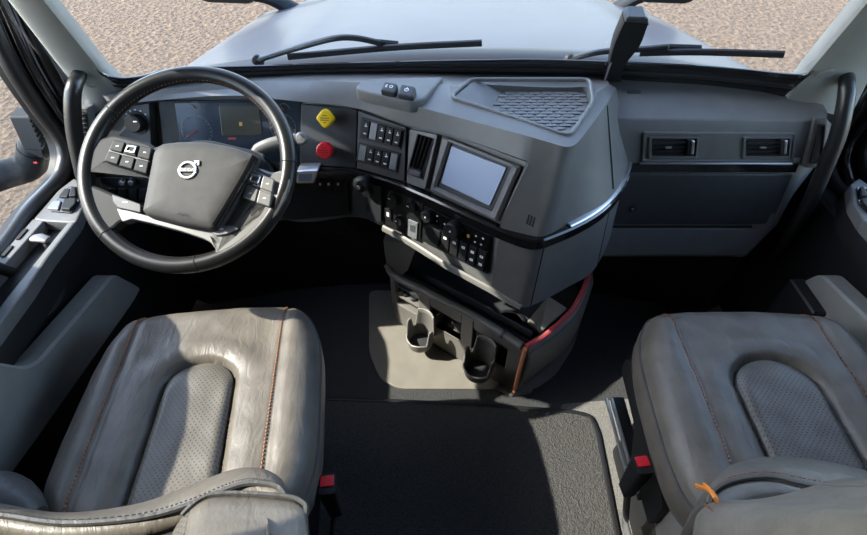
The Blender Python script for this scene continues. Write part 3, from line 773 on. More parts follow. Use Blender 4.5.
FPL = Frame((0, 0, .917), (1, 0, 0), (0, 1, 0))
MB().prism(FPL, rpoly([fx(onz(x, y, .930)) for x, y in [(355, 89), (361, 82.5), (380, 79), (444, 77.5), (424, 100), (411, 103), (366, 93)]], .012), -.012, .016, .005).build('button_plate', M['mid'], dash)
# dash-top button pair on the raised plateau
FB = face_frame(onz(380, 92, .93), onz(420, 98, .93), 72)
for k, (q, tilt) in enumerate((([(384, 80.5), (398, 83), (395, 93.5), (379.5, 90)], 0), ([(401, 83), (416, 86), (413, 97.5), (396.5, 94)], 0))):
    o = MB().prism(FB, rpoly(FB.pix(q, .022), .008), -.012, .022, .005).build('dash_button', M['dark'], dash, label='dark rounded rocker button on top of the dash')
    cx, cy = FB.uv(sum(p[0] for p in q) / 4, sum(p[1] for p in q) / 4 - .5, .022)
    ic = MB()
    if k: ic.ringframe(FB, circ(cx, cy, .0055, 16), circ(cx, cy, .0035, 16), .0215, .0224); ic.box(FB, cx - .001, cx + .001, cy + .0005, cy + .0065, .022, .0225, .0002, 0)
    else:
        ic.box(FB, cx - .009, cx - .004, cy - .004, cy - .002, .022, .0224, .0002, 0); ic.box(FB, cx - .009, cx - .004, cy + .002, cy + .004, .022, .0224, .0002, 0); ic.box(FB, cx - .009, cx - .007, cy - .004, cy + .004, .022, .0224, .0002, 0)
        ic.ringframe(FB, circ(cx + .005, cy, .0045, 14), circ(cx + .005, cy, .0028, 14), .0215, .0224)
    ic.build('button_icon', M['white'], o)

# instrument cluster
hC = -.030
cl_ = MB().prism(FC, rpoly(FC.pix([(158, 101), (302, 99), (303, 168), (166, 168)], hC), .008), -.045, hC, .001).build('instrument_cluster', M['black'], dash)
panel('cluster_display', FC, [(174, 102.5), (300, 101.5), (302, 164), (183, 164)], hC, hC + .003, M['cluster'], cl_, r=.004)
hD = hC + .003
lc = panel('driver_display', FC, [(219, 106), (259, 105.5), (262, 135), (222, 136)], hD, hD + .002, M['lcd'], cl_, r=.002)
panel('warning_icon', FC, [(239, 122), (242, 122), (242.3, 126), (239.3, 126)], hD + .002, hD + .0025, M['amber'], lc, r=.0005)
panel('warning_line', FC, [(228, 137.5), (236, 137.5), (236, 139.5), (228, 139.5)], hD, hD + .0008, M['redlight'], cl_, r=.0003)
def gauge(x, y, r, a0, a1, n, needle):
    u, v = FC.uv(x, y, hD); g_ = MB()
    arc = [(u + r * math.cos(a0 + (a1 - a0) * k / 30), v + r * math.sin(a0 + (a1 - a0) * k / 30)) for k in range(31)]
    g_.tube([FC.p(a, b, hD + .0004) for a, b in arc], .0007, 5)
    for k in range(n):
        a = a0 + (a1 - a0) * k / (n - 1)
        for rr in (.87,): g_.tube([FC.p(u + r * rr * math.cos(a), v + r * rr * math.sin(a), hD + .0004), FC.p(u + r * .98 * math.cos(a), v + r * .98 * math.sin(a), hD + .0004)], .001 if k % 2 == 0 else .0006, 5)
    o = g_.build('gauge', M['rocker'], cl_)
    MB().tube([FC.p(u, v, hD + .003), FC.p(u + r * .8 * math.cos(needle), v + r * .8 * math.sin(needle), hD + .003)], [.0016, .0006], 6).build('gauge_needle', M['redlight'], cl_)
gauge(197, 131, .040, -.6, 3.7, 17, 3.6)
gauge(283, 127, .034, -.9, 3.9, 15, 3.7)
gauge(284, 110, .016, .2, 2.6, 5, 2.2)
gauge(196, 108, .016, .2, 2.6, 5, 2.4)
# light switch panel left of the gauges
lp_ = panel('light_switch_panel', FC, [(101, 109), (149, 103), (152, 160), (98, 160)], -.045, -.012, M['dark'], dash)
u, v = FC.uv(134, 123.5, .005)
MB().ringframe(FC, circ(u, v, .029), circ(u, v, .024), -.013, -.009).build('knob_ring', M['black'], lp_)
kk = MB().lathe(FC, u, v, [(.023, -.012), (.022, .010), (.020, .014), (.001, .014)]).build('light_knob', M['button'], lp_)
MB().box(FC, u + .004, u + .014, v + .004, v + .007, .014, .0146, .001, 0).build('knob_mark', M['white'], kk)
ic = MB()
for k in range(5):
    a = 2.4 - k * .42; ic.box(FC, u + .033 * math.cos(a) - .002, u + .033 * math.cos(a) + .002, v + .033 * math.sin(a) - .0015, v + .033 * math.sin(a) + .0015, -.012, -.0115, .0005, 0)
ic.build('switch_icon', M['white'], lp_)
# lower left switches seen through the wheel
FL = face_frame(V((-.85, 1.155, .57)), V((-.3, 1.16, .57)), 2)
ls = panel('lower_switch_panel', FL, [(100, 177), (150, 178), (150, 203), (102, 203)], -.002, .006, M['black'], dash)
for x, y in ((121.5, 183), (131, 183)):
    u, v = FL.uv(x, y, .02); MB().lathe(FL, u, v, [(.008, .005), (.008, .02), (.006, .024), (.001, .024)], 14).build('dimmer_knob', M['silver'], ls)
for x in (112, 122, 133, 143):
    panel('rocker_switch', FL, [(x - 4, 189), (x + 4, 189), (x + 4, 200), (x - 4, 200)], .005, .011, M['button'], ls, r=.002)
# lower strip right of the wheel: bright bezel control, four rockers, trailer brake lever
bz = panel('control_bezel', FLK, [(296.5, 171.5), (318, 171), (315.5, 180.5), (314, 184), (296, 184)], -.01, .03, M['silver'], dash, r=.004, b=.004)
panel('bezel_window', FLK, [(299, 173.5), (312.5, 173.5), (311, 181), (298.5, 181)], .030, .0312, M['screen'], bz, r=.002, b=0)
panel('lower_dash_panel', FLK, [(230, 172), (348, 178), (348, 215), (296, 220), (230, 222)], -.012, .002, M['black'], dash)
lsp = panel('lower_switch_panel', FLK, [(296, 175), (344, 179), (343, 195), (296, 192)], -.008, .004, M['black'], dash)
for x in (320, 328.5, 338):
    panel('rocker_switch', FLK, [(x - 3.6, 179 + (x - 320) * .05), (x + 3.6, 179.4 + (x - 320) * .05), (x + 3.4, 192 + (x - 320) * .05), (x - 3.6, 191.6 + (x - 320) * .05)], .003, .010, M['button'], lsp, r=.0015)
    panel('switch_icon', FLK, [(x - 1, 183), (x + 1, 183), (x + 1, 185.5), (x - 1, 185.5)], .0095, .0108, M['white'], lsp, r=.0003, b=0)
kp2 = panel('lever_panel', FLW, [(350, 179), (381, 186), (381, 223), (350, 215)], -.02, .003, M['dark'], dash)
panel('lever_slot', FLW, [(366, 190), (370, 191), (370, 212), (366, 211)], .002, .0035, M['deep'], kp2, r=.002, b=0)
u, v = FLW.uv(360.5, 185, .04)
lv = MB().lathe(FLW, u, v, [(.010, 0), (.012, .02), (.020, .026), (.022, .038), (.018, .048), (.010, .052), (.001, .052)], 24).build('brake_lever_knob', M['black'], kp2)
MB().lathe(FLW, u, v, [(.007, .050), (.007, .054), (.004, .0545), (.001, .0545)], 16).build('knob_badge', M['silver'], lv)
MB().lathe(FLW, *FLW.uv(366, 192, .015), [(.017, 0), (.015, .018), (.001, .019)], 20).build('lever_base', M['black'], lv)

# climate and radio panel under the trim
cp_ = panel('climate_panel', FR_, [(383.5, 186), (423, 204), (420, 240), (383, 224)], -.03, .003, M['black'], dash)
for x, y, r in ((393, 199, .023), (411.5, 206.5, .021), (399, 221, .016)):
    u, v = FR_.uv(x, y, .012)
    MB().ringframe(FR_, circ(u, v, r), circ(u, v, r * .84), .002, .006).build('knob_ring', M['dark'], cp_)
    o = MB().lathe(FR_, u, v, [(r * .82, 0), (r * .78, .014), (r * .7, .018), (.001, .018)]).build('climate_knob', M['button'], cp_)
    MB().box(FR_, u - r * .55, u - r * .2, v - .0015, v + .0015, .018, .0185, .0005, 0).build('knob_mark', M['white'], o)
panel('rocker_switch', FR_, [(384.5, 208), (391, 211), (391, 221), (384.5, 218)], .002, .008, M['button'], cp_, r=.002)
panel('switch_icon', FR_, [(386.5, 212), (389, 213), (389, 217), (386.5, 216)], .0075, .0085, M['white'], cp_, r=.0005, b=0)
kb = panel('air_button', FR_, [(408, 219.5), (417.5, 223.5), (416.5, 240), (407.5, 236)], .002, .007, M['rocker'], cp_, r=.002)
panel('button_icon', FR_, [(410.5, 224), (415.5, 226), (415, 233), (410, 231)], .0068, .0075, M['silver'], kb, r=.0005, b=0)
# radio: upper row with knobs, lower row of buttons
rd = panel('radio', FR_, [(424, 203.5), (491, 236), (487, 274.5), (422, 241)], -.03, .004, M['black'], dash, label='black radio and heater unit with two knobs and a row of keys')
up_ = panel('radio_face', FR_, [(425, 206), (489.5, 237.5), (486.5, 252), (423, 220)], .003, .010, M['gloss'], rd)
for x, y, r, hh in ((427.5, 216, .0165, .026), (454, 228.5, .021, .034)):
    u, v = FR_.uv(x, y, .02)
    o = MB().lathe(FR_, u, v, [(r * .92, .008), (r * .95, .012), (r, hh * .6), (r, hh), (r * .85, hh + .003), (.001, hh + .002)]).build('radio_knob', M['button'], rd)
    MB().box(FR_, u - .003, u + .001, v - .002, v + .002, hh + .002, hh + .0035, .0005, 0).build('knob_mark', M['white'], o)
ic = MB()
for x, y in ((437, 216), (437, 221), (444.5, 224), (476, 236), (483, 238.5), (475, 242), (481, 244.5), (463, 231)):
    u, v = FR_.uv(x, y, .010); ic.box(FR_, u - .003, u + .003, v - .0012, v + .0012, .0099, .0104, .0004, 0); ic.box(FR_, u - .001, u + .001, v - .0028, v + .0028, .0099, .0104, .0004, 0)
ic.build('radio_icons', M['white'], rd)
panel('indicator_light', FR_, [(467, 234), (469.5, 235), (469.2, 238), (466.8, 237)], .0095, .0105, M['amber'], rd, r=.0005, b=0)
panel('tuning_key', FR_, [(425, 224.5), (440.5, 232), (438.5, 247.5), (424.5, 238.5)], .003, .014, M['button'], rd, r=.004, b=.003)
L = lambda a, b, t: (a[0] + (b[0] - a[0]) * t, a[1] + (b[1] - a[1]) * t)
TLk, TRk, BRk, BLk = (441, 230.5), (487, 253.5), (483.5, 272.5), (439.5, 248.5)
for i in range(5):
    a, b = i / 5 + .012, (i + 1) / 5 - .012
    q = [L(L(TLk, TRk, t), L(BLk, BRk, t), s) for t, s in ((a, 0), (b, 0), (b, 1), (a, 1))]
    o = MB().prism(FR_, rpoly(FR_.pix(q, .012), .002), .003, .012, .0022).build('radio_key', M['button'], rd)
    c_ = MB()
    for s in (.3, .7):
        if i < 3 and s == .7: continue
        cx, cy = FR_.uv(*L(L(TLk, TRk, (a + b) / 2), L(BLk, BRk, (a + b) / 2), s), .012)
        c_.ringframe(FR_, rect(cx - .005, cx + .005, cy - .004, cy + .004, .002), rect(cx - .0028, cx + .0028, cy - .002, cy + .002, .002), .0115, .0126)
        c_.box(FR_, cx - .0045, cx + .0045, cy - .0008, cy + .0008, .012, .0126, .0002, 0)
    c_.build('key_icon', M['white'], o)
# pale lower lip under the radio
lip = [onz(x, y, z) for x, y, z in [(383, 228, .566), (399, 236.5, .560), (420, 249, .553), (444, 264.5, .545), (468, 277.5, .535), (491, 290, .522), (508, 300, .512), (521, 307, .503)]]
ll = MB().tube(catmull(lip, 24), [(.006, .012)] * 24, 8); ll.build('lower_lip', M['midwarm'], dash)
# side lower panels of the pod keep the shell colour; knee panel under the wheel
kn = MB()
kn.rings([[V((-.93, 1.165, .56)), V((-.28, 1.165, .56)), V((-.26, 1.30, .36)), V((-.93, 1.30, .36))], [V((-.93, 1.20, .57)), V((-.28, 1.20, .57)), V((-.26, 1.34, .36)), V((-.93, 1.34, .36))]])
kn.build('knee_panel', M['black'], dash)

# passenger side of the dash
FP = Frame((.537, 1.155, T0), (1, 0, 0), (0, math.sin(math.radians(6)), math.cos(math.radians(6))))
def prow(pts, z): return [onz(x, y, z) for x, y in pts]
pF = prow([(598, 76), (625, 78), (700, 82), (765, 90), (797, 96.5), (824, 104)], .885)
pT = prow([(608, 96), (636, 98), (700, 99), (765, 102), (805, 107), (828, 112)], .874)
pC = prow([(608, 118), (636, 119), (700, 119.5), (770, 120), (808, 121), (827, 119)], .852)
pK = [FP.at(x, 133) for x in (604, 632, 700, 770, 806)] + [V((1.075, 1.20, .80))]
pG = [FP.at(x, 172.5) for x in (600, 628, 700, 766, 797)] + [V((1.06, 1.20, .71))]
pH = [FP.at(x, 226) for x in (584, 610, 690, 745, 775)] + [V((1.045, 1.21, .52))]
pI = [FP.at(x, 257, -.012) for x in (574, 598, 670, 720, 745)] + [V((1.00, 1.22, .36))]
pU = [V((p.x, 1.36, p.z + .02)) for p in pI]
pX = [V((p.x, p.y - .02, .80)) for p in pF]
PR = resample([pF, pT, pC, pK, pG, pH, pI, pU, pX], 44)
pd = MB().rings([[r[i] for r in PR] for i in range(44)]).build('passenger_dash_shell', M['mid'], dash, ang=40)
bv = pd.modifiers.new('edge', 'BEVEL'); bv.width = .010; bv.segments = 4; bv.limit_method = 'ANGLE'; bv.angle_limit = math.radians(28)
vpn = MB().ringframe(FP, rpoly(FP.pix([(643.5, 132.5), (797, 133), (793.5, 163), (641.5, 162.5)], .006), .008), rpoly(FP.pix([(646.5, 135), (794, 135.5), (790.5, 160.5), (644.5, 160)], .006), .007), -.002, .006).build('vent_panel', M['mid'], dash)
panel('vent_panel_face', FP, [(646, 134.5), (794.5, 135), (791, 161), (644, 160.5)], -.004, .003, M['mid'], vpn, r=.007)
for x0, x1, xb0, xb1 in ((649, 699, 648.5, 697), (743.5, 792, 742.5, 790)):
    o = MB().ringframe(FP, rpoly(FP.pix([(x0, 137.5), (x1, 137.5), (xb1, 159), (xb0, 159)], .008), .004), rpoly(FP.pix([(x0 + 3, 139), (x1 - 2, 139), (xb1 - 2, 156.5), (xb0 + 3.5, 156.5)], .008), .003), .002, .008).build('air_vent', M['mid'], dash)
    panel('vent_cavity', FP, [(x0 + 2, 138.5), (x1 - 1, 138.5), (xb1 - 1, 157.5), (xb0 + 2.5, 157.5)], .003, .0042, M['deep'], o, r=.003, b=0)
    for k in range(4):
        y = 141.8 + k * 4.1
        MB().tube([FP.at(x0 + 3.5, y, .007), FP.at(x1 - 13, y, .007)], [(.006, .0016)] * 2, 8).build('vent_louver', M['button'], o)
    panel('vent_wheel', FP, [(x1 - 11.5, 139.5), (x1 - 4.5, 139.5), (x1 - 5.5, 156), (x1 - 12.5, 156)], .004, .015, M['black'], o, r=.003, b=.003)
    panel('vent_tab', FP, [(x1 - 7, 140.5), (x1 - 4, 141), (x1 - 5, 154), (x1 - 8, 154.5)], .014, .0175, M['silver'], o, r=.002)
    panel('vent_tab', FP, [(x0 + 17, 147), (x0 + 23, 147), (x0 + 23, 149), (x0 + 17, 149)], .010, .0155, M['rocker'], o, r=.001)
panel('gloss_strip', FP, [(628, 164), (799, 164.5), (796, 172.5), (626, 172.5)], -.002, .004, M['gloss'], dash, r=.002)
panel('trim_highlight', FP, [(640, 162.8), (793, 163.2), (792.8, 165), (640, 164.7)], .003, .007, M['silver'], dash, r=.001)
panel('trim_highlight', FP, [(793.5, 158), (801, 158), (800, 162.5), (793, 162.5)], .001, .004, M['silver'], dash, r=.001)
gbx = panel('glove_box', FP, [(627, 174), (794, 174), (787, 190), (772, 224.5), (611, 224.5)], -.004, .005, M['dark'], dash, r=.006, b=.004)
MB().lathe(FP, *FP.uv(632.5, 208.5, .006), [(.010, .004), (.010, .008), (.007, .0095), (.001, .0085)], 20).build('latch', M['black'], gbx)
MB().lathe(FP, *FP.uv(632.5, 208.5, .006), [(.004, .008), (.004, .0105), (.001, .0105)], 12).build('lock_barrel', M['silver'], gbx)
panel('glove_box_gap', FP, [(612, 225.5), (773, 225.5), (771, 228), (611, 228)], -.003, .001, M['deep'], dash, r=.001, b=0)
panel('kick_panel', FP, [(611, 228.5), (771, 228.5), (746, 255.5), (598, 255.5)], -.014, .002, M['kick'], dash, r=.008, b=.004)
sensor = onz(634, 92, .878)
MB().prism(Frame(sensor, (1, 0, 0), (0, .97, .2)), rect(-.018, .018, -.006, .006, .005), -.003, .003, .002).build('sensor_cap', M['dark'], dash)
# slatted demist vents at both ends of the dash
FE = Frame(ony(84, 128, 1.165), (1, 0, 0), (0, .2, 1))
ev = MB().prism(FE, rpoly(FE.pix([(77.5, 108), (87, 108), (94, 158), (84, 158)]), .004), -.03, .0, .002).build('side_vent', M['mid'], dash)
panel('vent_cavity', FE, [(79, 112), (86, 112), (91.5, 150), (84.5, 150)], -.001, .0005, M['deep'], ev, r=.003, b=0)
for k in range(8):
    y = 114 + k * 4.7; MB().tube([FE.at(79.8 + k * .7, y, .002), FE.at(86 + k * .75, y + .6, .002)], [(.003, .0015)] * 2, 6).build('vent_louver', M['dark'], ev)
FE2 = Frame(ony(816, 143, 1.15), (1, 0, 0), (0, .2, 1))
ev = MB().prism(FE2, rpoly(FE2.pix([(815, 119), (828, 119), (826, 168), (805, 168)]), .004), -.04, .0, .002).build('side_vent', M['mid'], dash)
MB().ringframe(FE2, rpoly(FE2.pix([(818, 124), (825, 124), (822.5, 158), (818, 163), (809, 163)]), .003), rpoly(FE2.pix([(819, 126), (823.5, 126), (820.8, 157), (817, 160.5), (811, 160.5)]), .003), -.001, .004).build('vent_rim', M['black'], ev)
panel('vent_cavity', FE2, [(819, 126), (823.5, 126), (820.8, 157), (817, 160.5), (811, 160.5)], -.001, .0005, M['deep'], ev, r=.003, b=0)

# padded post on the dash
post = thing('dash_post', 'black padded post leaning up from the dash in front of the windshield', 'post', onz(612, 80, .885))
pb = onz(611, 81, .885)
def cs(x0, y0, x1, y1, yy, d): a = ony(x0, y0, yy); b = ony(x1, y1, yy); return [a, b, b + V((.004, d, .008)), a + V((.004, d, .008))]
secs = [cs(604.5, 82, 621, 82, 1.30, .03), cs(608, 70, 622, 74, 1.285, .032), cs(610, 60, 628, 62, 1.27, .036), cs(614.5, 44, 640, 47, 1.245, .042), cs(620.5, 30, 646.5, 31, 1.225, .045), cs(624, 22.5, 649, 24, 1.215, .045)]
def rsec(s4):
    ce_ = sum(s4, V((0, 0, 0))) / 4; out = []
    for i in range(4):
        p0, p, p1 = s4[i - 1], s4[i], s4[(i + 1) % 4]
        out += [p.lerp(p0, .12), p.lerp(ce_, .05), p.lerp(p1, .12)]
    return out
S = [rsec(s) for s in secs]
MB().rings([[catmull([s[i] for s in S], 22)[k] for i in range(12)] for k in range(22)]).build('post_pad', M['black'], post, ang=50)
top = [cs(624, 24, 649.5, 25.5, 1.218, .05), cs(626.5, 18.5, 648.5, 19, 1.214, .048), cs(629.5, 16.5, 645.5, 17, 1.216, .044)]
MB().rings([rsec(s) for s in top]).build('post_cap', M['dark'], post, ang=40)
MB().tube([ony(604.5, 81, 1.298), ony(609, 68, 1.283), ony(611, 63, 1.272)], .0025, 6).build('post_edge', M['silver'], post)

# ------------------------------------------------------------------ steering wheel
WC = CAM + ray(188, 166.5) * 1.085
e55 = math.radians(55)
WF_ = Frame(WC, (1, 0, 0), (0, math.sin(e55), math.cos(e55)))
sw = thing('steering_wheel', 'large black leather steering wheel with silver grey spokes facing the worn grey seat', 'steering wheel', WC)
RAD = .2135
rp = [WF_.p(RAD * math.cos(2 * PI * k / 96), RAD * math.sin(2 * PI * k / 96)) for k in range(96)]
rim = MB().tube(rp, .0175, 16, True).build('rim', M['wheel'], sw)
for lo, hi in ((13, 149), (216, 329)):
    st = MB()
    for k in range(150):
        a = 2 * PI * k / 150
        if not lo < math.degrees(a) < hi: continue
        q0 = WF_.p((RAD - .0165) * math.cos(a), (RAD - .0165) * math.sin(a), .0055); q1 = WF_.p((RAD - .0168) * math.cos(a + .02), (RAD - .0168) * math.sin(a + .02), .0025)
        st.tube([q0, q1], .0009, 4)
    st.build('rim_stitching', M['thread'], rim)
for a in (144, -136, -80, 2):
    a = math.radians(a); c_ = WF_.p(RAD * math.cos(a), RAD * math.sin(a))
    t1, t2 = (WF_.u * math.cos(a) + WF_.v * math.sin(a)), WF_.n
    MB().tube([c_ + t1 * (.0176 * math.cos(2 * PI * k / 24)) + t2 * (.0176 * math.sin(2 * PI * k / 24)) for k in range(24)], .0011, 6, True).build('rim_seam', M['deep'], rim)
wp = lambda pts, h, r=.006: rpoly(WF_.pix(pts, h), r)
# spokes
MB().prism(WF_, wp([(90, 152), (100, 138), (114, 134), (150, 143), (158, 150), (152, 182), (142, 176), (104, 163), (96, 172), (86, 175)], .010, .008), -.014, .010, .006).build('spoke', M['button'], sw)
MB().prism(WF_, wp([(86, 182), (96, 186), (112, 193), (143, 206), (143, 215), (136, 218), (128, 220), (120, 222), (113, 229), (105, 231), (93, 212)], .010, .008), -.014, .010, .006).build('spoke', M['button'], sw)
MB().prism(WF_, wp([(246, 162), (272, 172), (288, 168), (291, 180), (286, 198), (277, 215), (258, 235), (236, 249), (214, 256), (215, 250), (214, 243), (206, 236), (218, 229), (238, 226), (258, 214), (263, 205), (240, 200)], .014, .006), -.014, .016, .007).build('spoke', M['spoke'], sw)
MB().prism(WF_, wp([(116, 208), (128, 210), (150, 216), (200, 229), (215, 232), (222, 240), (216, 250), (211, 243), (204, 239), (180, 231), (150, 223), (132, 219), (122, 222)], .016, .004), -.008, .016, .002).build('lower_spoke', M['spoke'], sw)
# back shroud of the hub
MB().prism(WF_, wp([(150, 146), (205, 138), (256, 150), (266, 160), (262, 200), (236, 206), (222, 232), (150, 218)], .012, .02), -.05, .014, .01).build('hub_back', M['black'], sw)
hubp = WF_.pix([(152.5, 149), (160, 142.5), (180, 140.5), (205, 141), (232, 146), (252, 153.5), (255.5, 157), (248, 172), (238, 190), (226, 210), (214.5, 226.5), (210, 228.5), (180, 223), (146, 214), (141, 210), (141.5, 206)], .040)
ph = rpoly(hubp, .010, 4)
R = []
for h, d in ((0, -.004), (.020, -.003), (.032, 0), (.037, .005), (.040, .014), (.0415, .03), (.042, .045), (.0421, .09)):
    pp = inset(ph, d) if d < .012 else [(x + (sum(a for a, _ in ph) / len(ph) - x) * (d / .11), y + (sum(b for _, b in ph) / len(ph) - y) * (d / .11)) for x, y in inset(ph, .008)]
    R.append([WF_.p(x, y, h) for x, y in pp])
hub = MB().rings(R).build('hub_cover', M['hub'], sw, ang=50)
MB().tube([WF_.at(255, 157, .036), WF_.at(247, 173, .036), WF_.at(236, 192, .036), WF_.at(224, 212, .036), WF_.at(215, 226, .036)], [(.006, .010)] * 5, 8).build('hub_edge', M['gloss'], hub)
# emblem
HZ = .0435
u, v = WF_.uv(187.5, 170, HZ)
em = MB().ringframe(WF_, circ(u, v, .0195, 36), circ(u, v, .0135, 36), HZ - .003, HZ + .002)
d = V((1, .85)).normalized(); nx = V((-d.y, d.x))
tip = V((u, v)) + d * .031; base_ = V((u, v)) + d * .0165
em.prism(WF_, [tuple(base_ - nx * .0025), tuple(base_ + d * .006 - nx * .0025), tuple(base_ + nx * .0025 + d * .006), tuple(base_ + nx * .0025)], HZ - .002, HZ + .002, .0005)
em.prism(WF_, [tuple(tip), tuple(tip - V((.011, 0.0005))), tuple(tip - V((.010, .0045))), tuple(tip - V((.0045, .0045))), tuple(tip - V((.0042, .0105))), tuple(tip - V((0, .011)))], HZ - .002, HZ + .002, .0005)
emb = em.build('emblem', M['silver'], hub)
barf = MB().box(WF_, u - .0185, u + .0185, v - .0038, v + .0038, HZ - .002, HZ + .0026, .0008, .0005); barf.build('emblem_bar', M['silver'], emb)
def text(txt, fr, u, v, h, size, mat_, name, parent, rot=0):
    cu = bpy.data.curves.new(name, 'FONT'); cu.body = txt; cu.size = size; cu.align_x = 'CENTER'; cu.align_y = 'CENTER'; cu.extrude = .0002
    o = bpy.data.objects.new(name, cu); COL.objects.link(o)
    bpy.context.view_layer.update()
    me = bpy.data.meshes.new_from_object(o.evaluated_get(bpy.context.evaluated_depsgraph_get()))
    bpy.data.objects.remove(o)
    me.materials.clear(); me.materials.append(mat_)
    off = V((0, 0, 0)); q = parent
    while q is not None: off = off + q.location; q = q.parent
    cr, sr = math.cos(rot), math.sin(rot)
    for vx in me.vertices:
        x, y, z = vx.co; w = fr.p(u + x * cr - y * sr, v + x * sr + y * cr, h + z) - off
        vx.co = w
    o2 = bpy.data.objects.new(name, me); COL.objects.link(o2); o2.parent = parent
    return o2
text('VOLVO', WF_, u, v, HZ + .0028, .0088, M['black'], 'emblem_lettering', emb)
ut, vt = WF_.uv(181, 213.5, .0425)
text('AIRBAG', WF_, ut, vt, .0425, .0075, M['black'], 'hub_lettering', hub, math.radians(-10))
# thumb pads with buttons
def pad(quad, cols_, rows_, lone, mm):
    TL, TR, BR, BL = quad
    base = MB().prism(WF_, wp(quad, .020, .008), 0, .020, .004).build('switch_pad', M['dark'] if not mm else M['spoke'], sw)
    for i in range(cols_):
        for j in range(rows_):
            a, b, c, d_ = i / cols_ + .02, (i + 1) / cols_ - .02, j / rows_ + .03, (j + 1) / rows_ - .03
            q = [L(L(TL, TR, t), L(BL, BR, t), s) for t, s in ((a, c), (b, c), (b, d_), (a, d_))]
            o = MB().prism(WF_, rpoly(WF_.pix(q, .024), .003), .018, .0245, .002).build('thumb_button', M['button'] if not mm else M['spoke'], base)
            cx = sum(p[0] for p in q) / 4; cy = sum(p[1] for p in q) / 4
            if (i, j) == lone:
                qq = [(cx + (x - cx) * .8, cy + (y - cy) * .62) for x, y in q]; q3 = [(cx + (x - cx) * .55, cy + (y - cy) * .32) for x, y in q]
                MB().ringframe(WF_, rpoly(WF_.pix(qq, .025), .002), rpoly(WF_.pix(q3, .025), .002), .024, .027).build('button_bezel', M['silver'], o)
            else:
                uu, vv = WF_.uv(cx, cy, .0245); MB().box(WF_, uu - .003, uu + .003, vv - .001, vv + .001, .0245, .025, .0005, 0).build('button_icon', M['white'], o)
pad([(113, 139), (153, 147), (147, 175), (103, 161)], 3, 2, (1, 0), 0)
pad([(251, 169), (275, 179), (270, 208), (241, 198)], 2, 2, (0, 0), 1)
for q, ic_ in (([(112, 194), (141, 204), (141, 213), (118, 208), (113, 202)], (125, 202)), ([(207, 229), (216, 224), (236, 226), (239, 229), (228, 234), (216, 236)], (221, 229))):
    o = MB().prism(WF_, wp(q, .020, .004), 0, .021, .0018).build('thumb_button', M['spoke'] if ic_[0] > 200 else M['dark'], sw)
    uu, vv = WF_.uv(*ic_, .021); MB().box(WF_, uu - .005, uu + .005, vv - .0015, vv + .0015, .0208, .0214, .0005, 0).build('button_icon', M['white'], o)
# column
colm = thing('steering_column', 'black steering column with a pale grey stalk beside the round gauge', 'steering column', WC - WF_.n * .1)
ax = WF_.n
MB().tube([WC - ax * .05 + V((.01, 0, 0)), WC - ax * .10 + V((.01, 0, 0)), WC + V((.01, .22, -.16))], [(.085, .06), (.095, .065), (.09, .06)], 16).build('column_shroud', M['black'], colm)
pts = [ony(262, 158, 1.02), ony(257, 151, 1.03), ony(268, 145.5, 1.035), ony(283, 141.5, 1.04), ony(296, 139.5, 1.045), ony(301, 140, 1.05)]
so = MB().tube(catmull(pts, 22), [(.010 + .006 * math.sin(PI * i / 21), .010 + .002 * math.sin(PI * i / 21)) for i in range(22)], 12).build('turn_signal_stalk', M['mid'], colm, label='pale grey turn signal stalk')
c_ = ony(302, 138.5, 1.045); MB().lathe(Frame(c_, (1, 0, 0), (0, .5, .86)), 0, 0, [(.012, -.012), (.015, -.004), (.015, .006), (.010, .012), (.001, .013)], 20).build('stalk_tip', M['mid'], so)

# ------------------------------------------------------------------ floor plate, mat and cup holder console
pl_ = MB().prism(WORLD, rpoly([fx(onz(x, y, .008)) for x, y in [(369, 290), (369, 352), (380, 378), (398, 388.5), (535, 389), (556, 374), (574, 345), (590, 290)]], .03), 0, .008, .003)
struct(pl_, 'trim_6', M['plate'], None, onz(470, 350, 0))
M['carpet'] = floor_mat('grey_carpet', (.09, .088, .082), (.22, .21, .195), 70, .8)
cs_ = [fx(onz(x, y, .004)) for x, y in [(560, 404), (660, 396), (760, 420), (760, 640), (600, 640)]]
struct(MB().prism(WORLD, rpoly(cs_, .02), 0, .004, .001), 'trim_7', M['carpet'], None, onz(630, 470, 0))
mt = thing('floor_mat', 'textured dark rubber floor mat lying between the two seats', 'mat', onz(450, 480, 0))
mo = [fx(onz(x, y, .012)) for x, y in [(300, 396), (395, 399), (480, 403), (572, 409.5), (592, 414), (600, 432), (622, 545), (640, 640), (210, 640), (255, 470)]]
mo_ = rpoly(mo, .02)
MB().prism(WORLD, mo_, 0.0045, .012, .003).build('mat_field', M['mat'], mt)
MB().tube([V((x, y, .011)) for x, y in inset(mo_, .007)], (.0075, .005), 8, True).build('mat_border', M['rubber'], mt)

con = thing('cup_holder_console', 'grey floor console with open tray and red edged side below the radio', 'console', onz(450, 340, 0))
ZR = .27
A_, B_ = onz(389, 271, ZR), onz(524, 347, ZR)
FO = face_frame(A_, B_, 0)
WID = (B_ - A_).length
fb = lambda u, v, h=0: FO.p(u, v, h)
